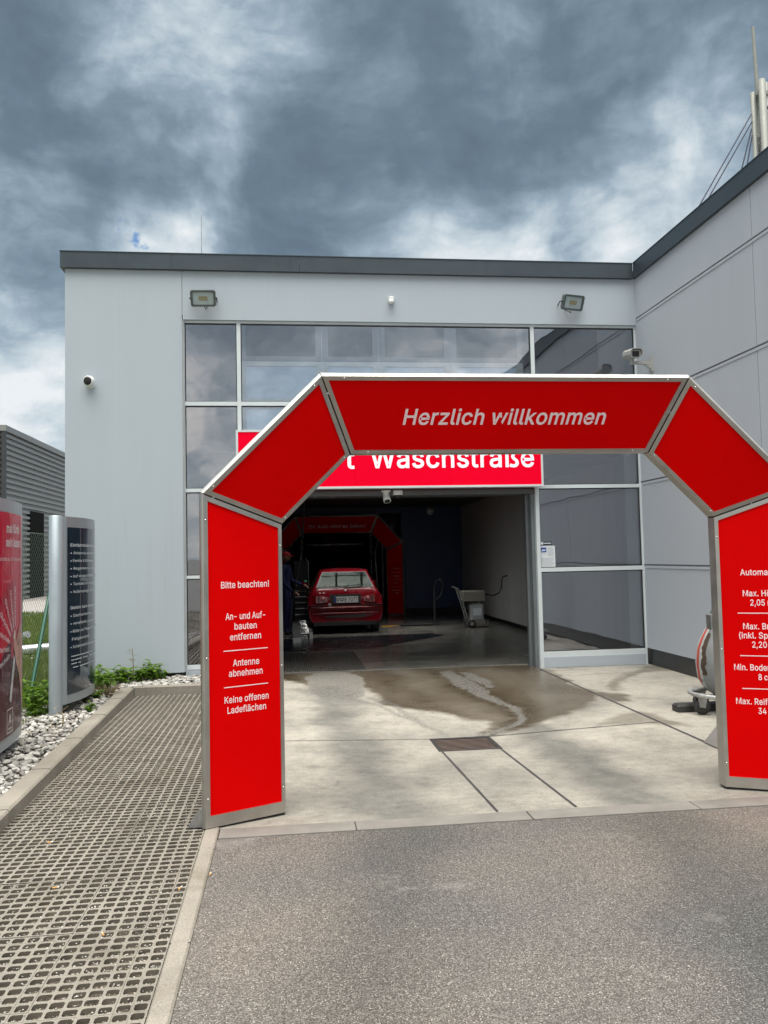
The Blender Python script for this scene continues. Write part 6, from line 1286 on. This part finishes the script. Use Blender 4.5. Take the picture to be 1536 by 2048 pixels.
for i, (x, y, w) in enumerate(((2.25, 21.9, .22), (2.35, 23.6, .22), (1.35, 25.0, .14), (1.55, 26.5, .14), (1.9, 24.6, .20))):
    t = thing('tunnel_lamp', (x, y, 2.5), ('tunnel lamp nearest the second arch on the right of the ceiling', 'tunnel lamp behind the first one on the right of the ceiling', 'small tilted tunnel lamp in the middle of the ceiling', 'small tunnel lamp deepest in the ceiling middle', 'roundish tunnel lamp right of the small middle ones')[i], 'lamp', 'lamps in the wash tunnel')
    m = MB(); m.cbox(x-w, x+w, y-.09, y+.09, 2.40, 2.46, .01); obj('cover', m, M['tunnel_lamp'], t)
    m = MB(); m.tube([(x, y, 2.46), (x, y, 2.78)], .012, 6); m.box(x-w-.01, x+w+.01, y-.10, y+.10, 2.461, 2.475); obj('mount', m, M['dark'], t)
# red stands hinted inside the tunnel
t = thing('red_brush_head', (1.35, 25.6, 1.9), 'red overhead brush roll hanging deep in the tunnel', 'wash brush')
m = MB(); m.tube([(.3, 25.6, 1.9), (2.4, 25.6, 1.9)], .04, 8); obj('axle', m, M['galv'], t)
m = MB()
for k in range(700):
    a = random.random()*6.28; x = random.uniform(.4, 1.5); q = random.uniform(.15, .30); ca, sa = math.cos(a), math.sin(a)
    m.add([(x, 25.6+ca*.04, 1.9+sa*.04), (x-.02, 25.6+ca*q, 1.9+sa*q), (x+.02, 25.6+ca*q, 1.9+sa*q)], [(0, 1, 2)])
obj('bristles', m, M['brush_red'], t)

# ------------------------------------------------------------------ hand cart with canister, stand, wall hose
t = thing('dosing_cart', (3.85, 16.5, 0), 'sack truck carrying a pale canister with a beige box on top, by the inner wall', 'cart')
m = MB()
for y in (16.38, 16.62): m.tube([(3.66, y, .05), (3.52, y, .55), (3.44, y, .80), (3.36, y, .84)], .014, 8)
for s in (.2, .42, .62): m.tube([(3.655-.14*(s-.05)/.5, 16.38, s), (3.655-.14*(s-.05)/.5, 16.62, s)], .010, 6)
m.tube([(3.36, 16.38, .84), (3.36, 16.62, .84)], .014, 8); m.box(3.66, 4.05, 16.37, 16.63, .035, .05); m.tube([(4.04, 16.38, .05), (4.04, 16.38, .16)], .01, 6); obj('truck_frame', m, M['galv'], t)
for y in (16.31, 16.66):
    m = MB(); m.lathe((3.70, y, .085), (0, 1, 0), [(0, .05), (.006, .078), (.03, .085), (.04, .078), (.045, .05)], 18); w = obj('wheel', m, M['dark'], t); m = MB(); m.lathe((3.70, y-.002, .085), (0, 1, 0), [(0, .03), (.003, .045)], 14); obj('hub', m, M['galv'], w)
m = MB(); m.cbox(3.70, 4.0, 16.38, 16.62, .06, .16, .01); obj('tray', m, M['beige'], t)
m = MB(); m.cbox(3.68, 3.97, 16.38, 16.60, .165, .50, .04); m.lathe((3.88, 16.49, .50), (0, 0, 1), [(0, .03), (.03, .03)], 10); obj('canister', m, M['canister'], t)
m = MB(); m.box(3.735, 3.915, 16.376, 16.379, .25, .40); obj('canister_label', m, M['paper'], t)
m = MB(); m.cbox(3.53, 3.99, 16.36, 16.64, .545, .755, .015); obj('top_box', m, M['beige'], t)
m = MB(); m.tube([(3.99, 16.5, .70), (4.1, 16.5, .655), (4.22, 16.5, .645), (4.33, 16.5, .70), (4.38, 16.5, .80), (4.39, 16.5, .95), (4.42, 16.5, 1.03), (4.515, 16.5, 1.045)], .014, 8); tag(obj('supply_hose', m, M['black']), 'black hose curving from the beige cart box to the inner wall', 'hose')
t = thing('hose_stand', (3.12, 17.4, 0), 'thin grey stand with a dark hanging hose before the dark blue wall', 'stand')
m = MB(); m.tube([(3.12, 17.4, 0), (3.12, 17.4, .78)], .022, 8); m.box(3.0, 3.24, 17.3, 17.5, 0, .02); obj('pole', m, M['dark'], t)
m = MB(); m.tube([(3.12, 17.38, .78), (3.16, 17.36, .95), (3.26, 17.36, .98), (3.32, 17.36, .85), (3.26, 17.36, .62), (3.16, 17.36, .55)], .022, 8); obj('hanger', m, M['black'], t)

# ------------------------------------------------------------------ worn mobile tank on castors behind the right arch leg
t = thing('mobile_tank', (3.98, 7.1, 0), 'worn grey tank with a faded red stripe on castors behind the right arch leg', 'vacuum cart'); c = Vector((4.02, 7.10, 0))
m = MB(); m.lathe(c+Vector((0, 0, .15)), (0, 0, 1), [(0, .10), (.02, .16), (.07, .235), (.16, .285), (.30, .30), (.44, .285), (.54, .245), (.62, .20), (.66, .17)], 28); tank = obj('tank', m, M['rusty'], t)
def shell(a0, a1, z0, z1, off, wob=0):
    prof = [(.15, .10), (.17, .16), (.22, .235), (.31, .285), (.45, .30), (.59, .285), (.69, .245), (.77, .20), (.81, .17)]
    rr = lambda z: float(np.interp(z, [p[0] for p in prof], [p[1] for p in prof]))
    m = MB(); nz_, na = 14, 4; V_ = []
    for i in range(nz_+1):
        z = z0+(z1-z0)*i/nz_
        for k in range(na+1):
            a = a0+(a1-a0)*k/na+(wob*noise.noise(Vector((z*22, k, 1))) if k in (0, na) else 0); r = rr(z)+off; V_.append((c.x+math.cos(a)*r, c.y+math.sin(a)*r, z))
    m.add(V_, [(i*(na+1)+k, i*(na+1)+k+1, (i+1)*(na+1)+k+1, (i+1)*(na+1)+k) for i in range(nz_) for k in range(na)], True); return m
obj('red_stripe', shell(R(169), R(178), .28, .80, .004, .02), M['faded_red'], tank)
obj('white_band', shell(R(150), R(188), .20, .80, .002), mat('chipped_white_paint', (.40, .41, .41), .5, var=.12, vscale=14), tank)
obj('rust_patch', shell(R(186), R(197), .36, .74, .003, .12), M['rust'], tank)
m = MB(); m.lathe(c+Vector((0, 0, .81)), (0, 0, 1), [(0, .16), (.005, .185), (.04, .185), (.045, .165), (.07, .165)], 22); m.box(c.x-.20, c.x-.16, c.y-.05, c.y+.03, .74, .90); obj('clamp_ring', m, M['galv'], tank)
m = MB(); m.lathe(c+Vector((.05, 0, .88)), (.15, 0, 1), [(0, .20), (.02, .205), (.05, .17), (.30, .075), (.34, .07)], 20); obj('hopper', m, M['teal'], t)
m = MB(); ring = [Vector((c.x+math.cos(R(a))*.37, c.y+math.sin(R(a))*.34, .185)) for a in range(150, 400, 14)]; m.tube(ring, .02, 8); m.tube([ring[0], c+Vector((0, .2, .2))], .018, 6); m.obox(c+Vector((.05, 0, .155)), (.28, 0, 0), (0, .03, 0), (0, 0, .015)); obj('bumper_frame', m, mat('scuffed_frame', (.40, .41, .41), .4, metal=.4, var=.25, vscale=20), t)
for dx, dy in ((-.31, -.03), (-.02, -.26), (.25, .2), (-.16, .28)):
    w0 = c+Vector((dx, dy, .075)); m = MB(); m.lathe(w0+Vector((-.0, -.022, 0)), (.25, 1, 0), [(0, .04), (.005, .068), (.022, .075), (.038, .068), (.044, .04)], 20); w = obj('castor', m, M['dark'], t)
    m = MB(); m.prism([w0+Vector((-.035, -.034, 0)), w0+Vector((.02, -.034, -.01)), w0+Vector((.045, -.034, .10)), w0+Vector((-.05, -.034, .10))], (0, .006, 0)); m.prism([w0+Vector((-.035, .034, 0)), w0+Vector((.02, .034, -.01)), w0+Vector((.045, .034, .10)), w0+Vector((-.05, .034, .10))], (0, .006, 0)); m.box(w0.x-.05, w0.x+.045, w0.y-.034, w0.y+.04, w0.z+.10, w0.z+.112); obj('fork', m, M['galv'], w)
m = MB(); m.cbox(c.x-.47, c.x+.1, c.y+.10, c.y+.24, .005, .07, .015); obj('base_block', m, M['dark'], t)
m = MB(); m.lathe(c+Vector((-.10, -.27, .52)), (-.3, -1, .1), [(0, .04), (.03, .04), (.035, .025)], 14); obj('valve', m, M['galv'], tank)
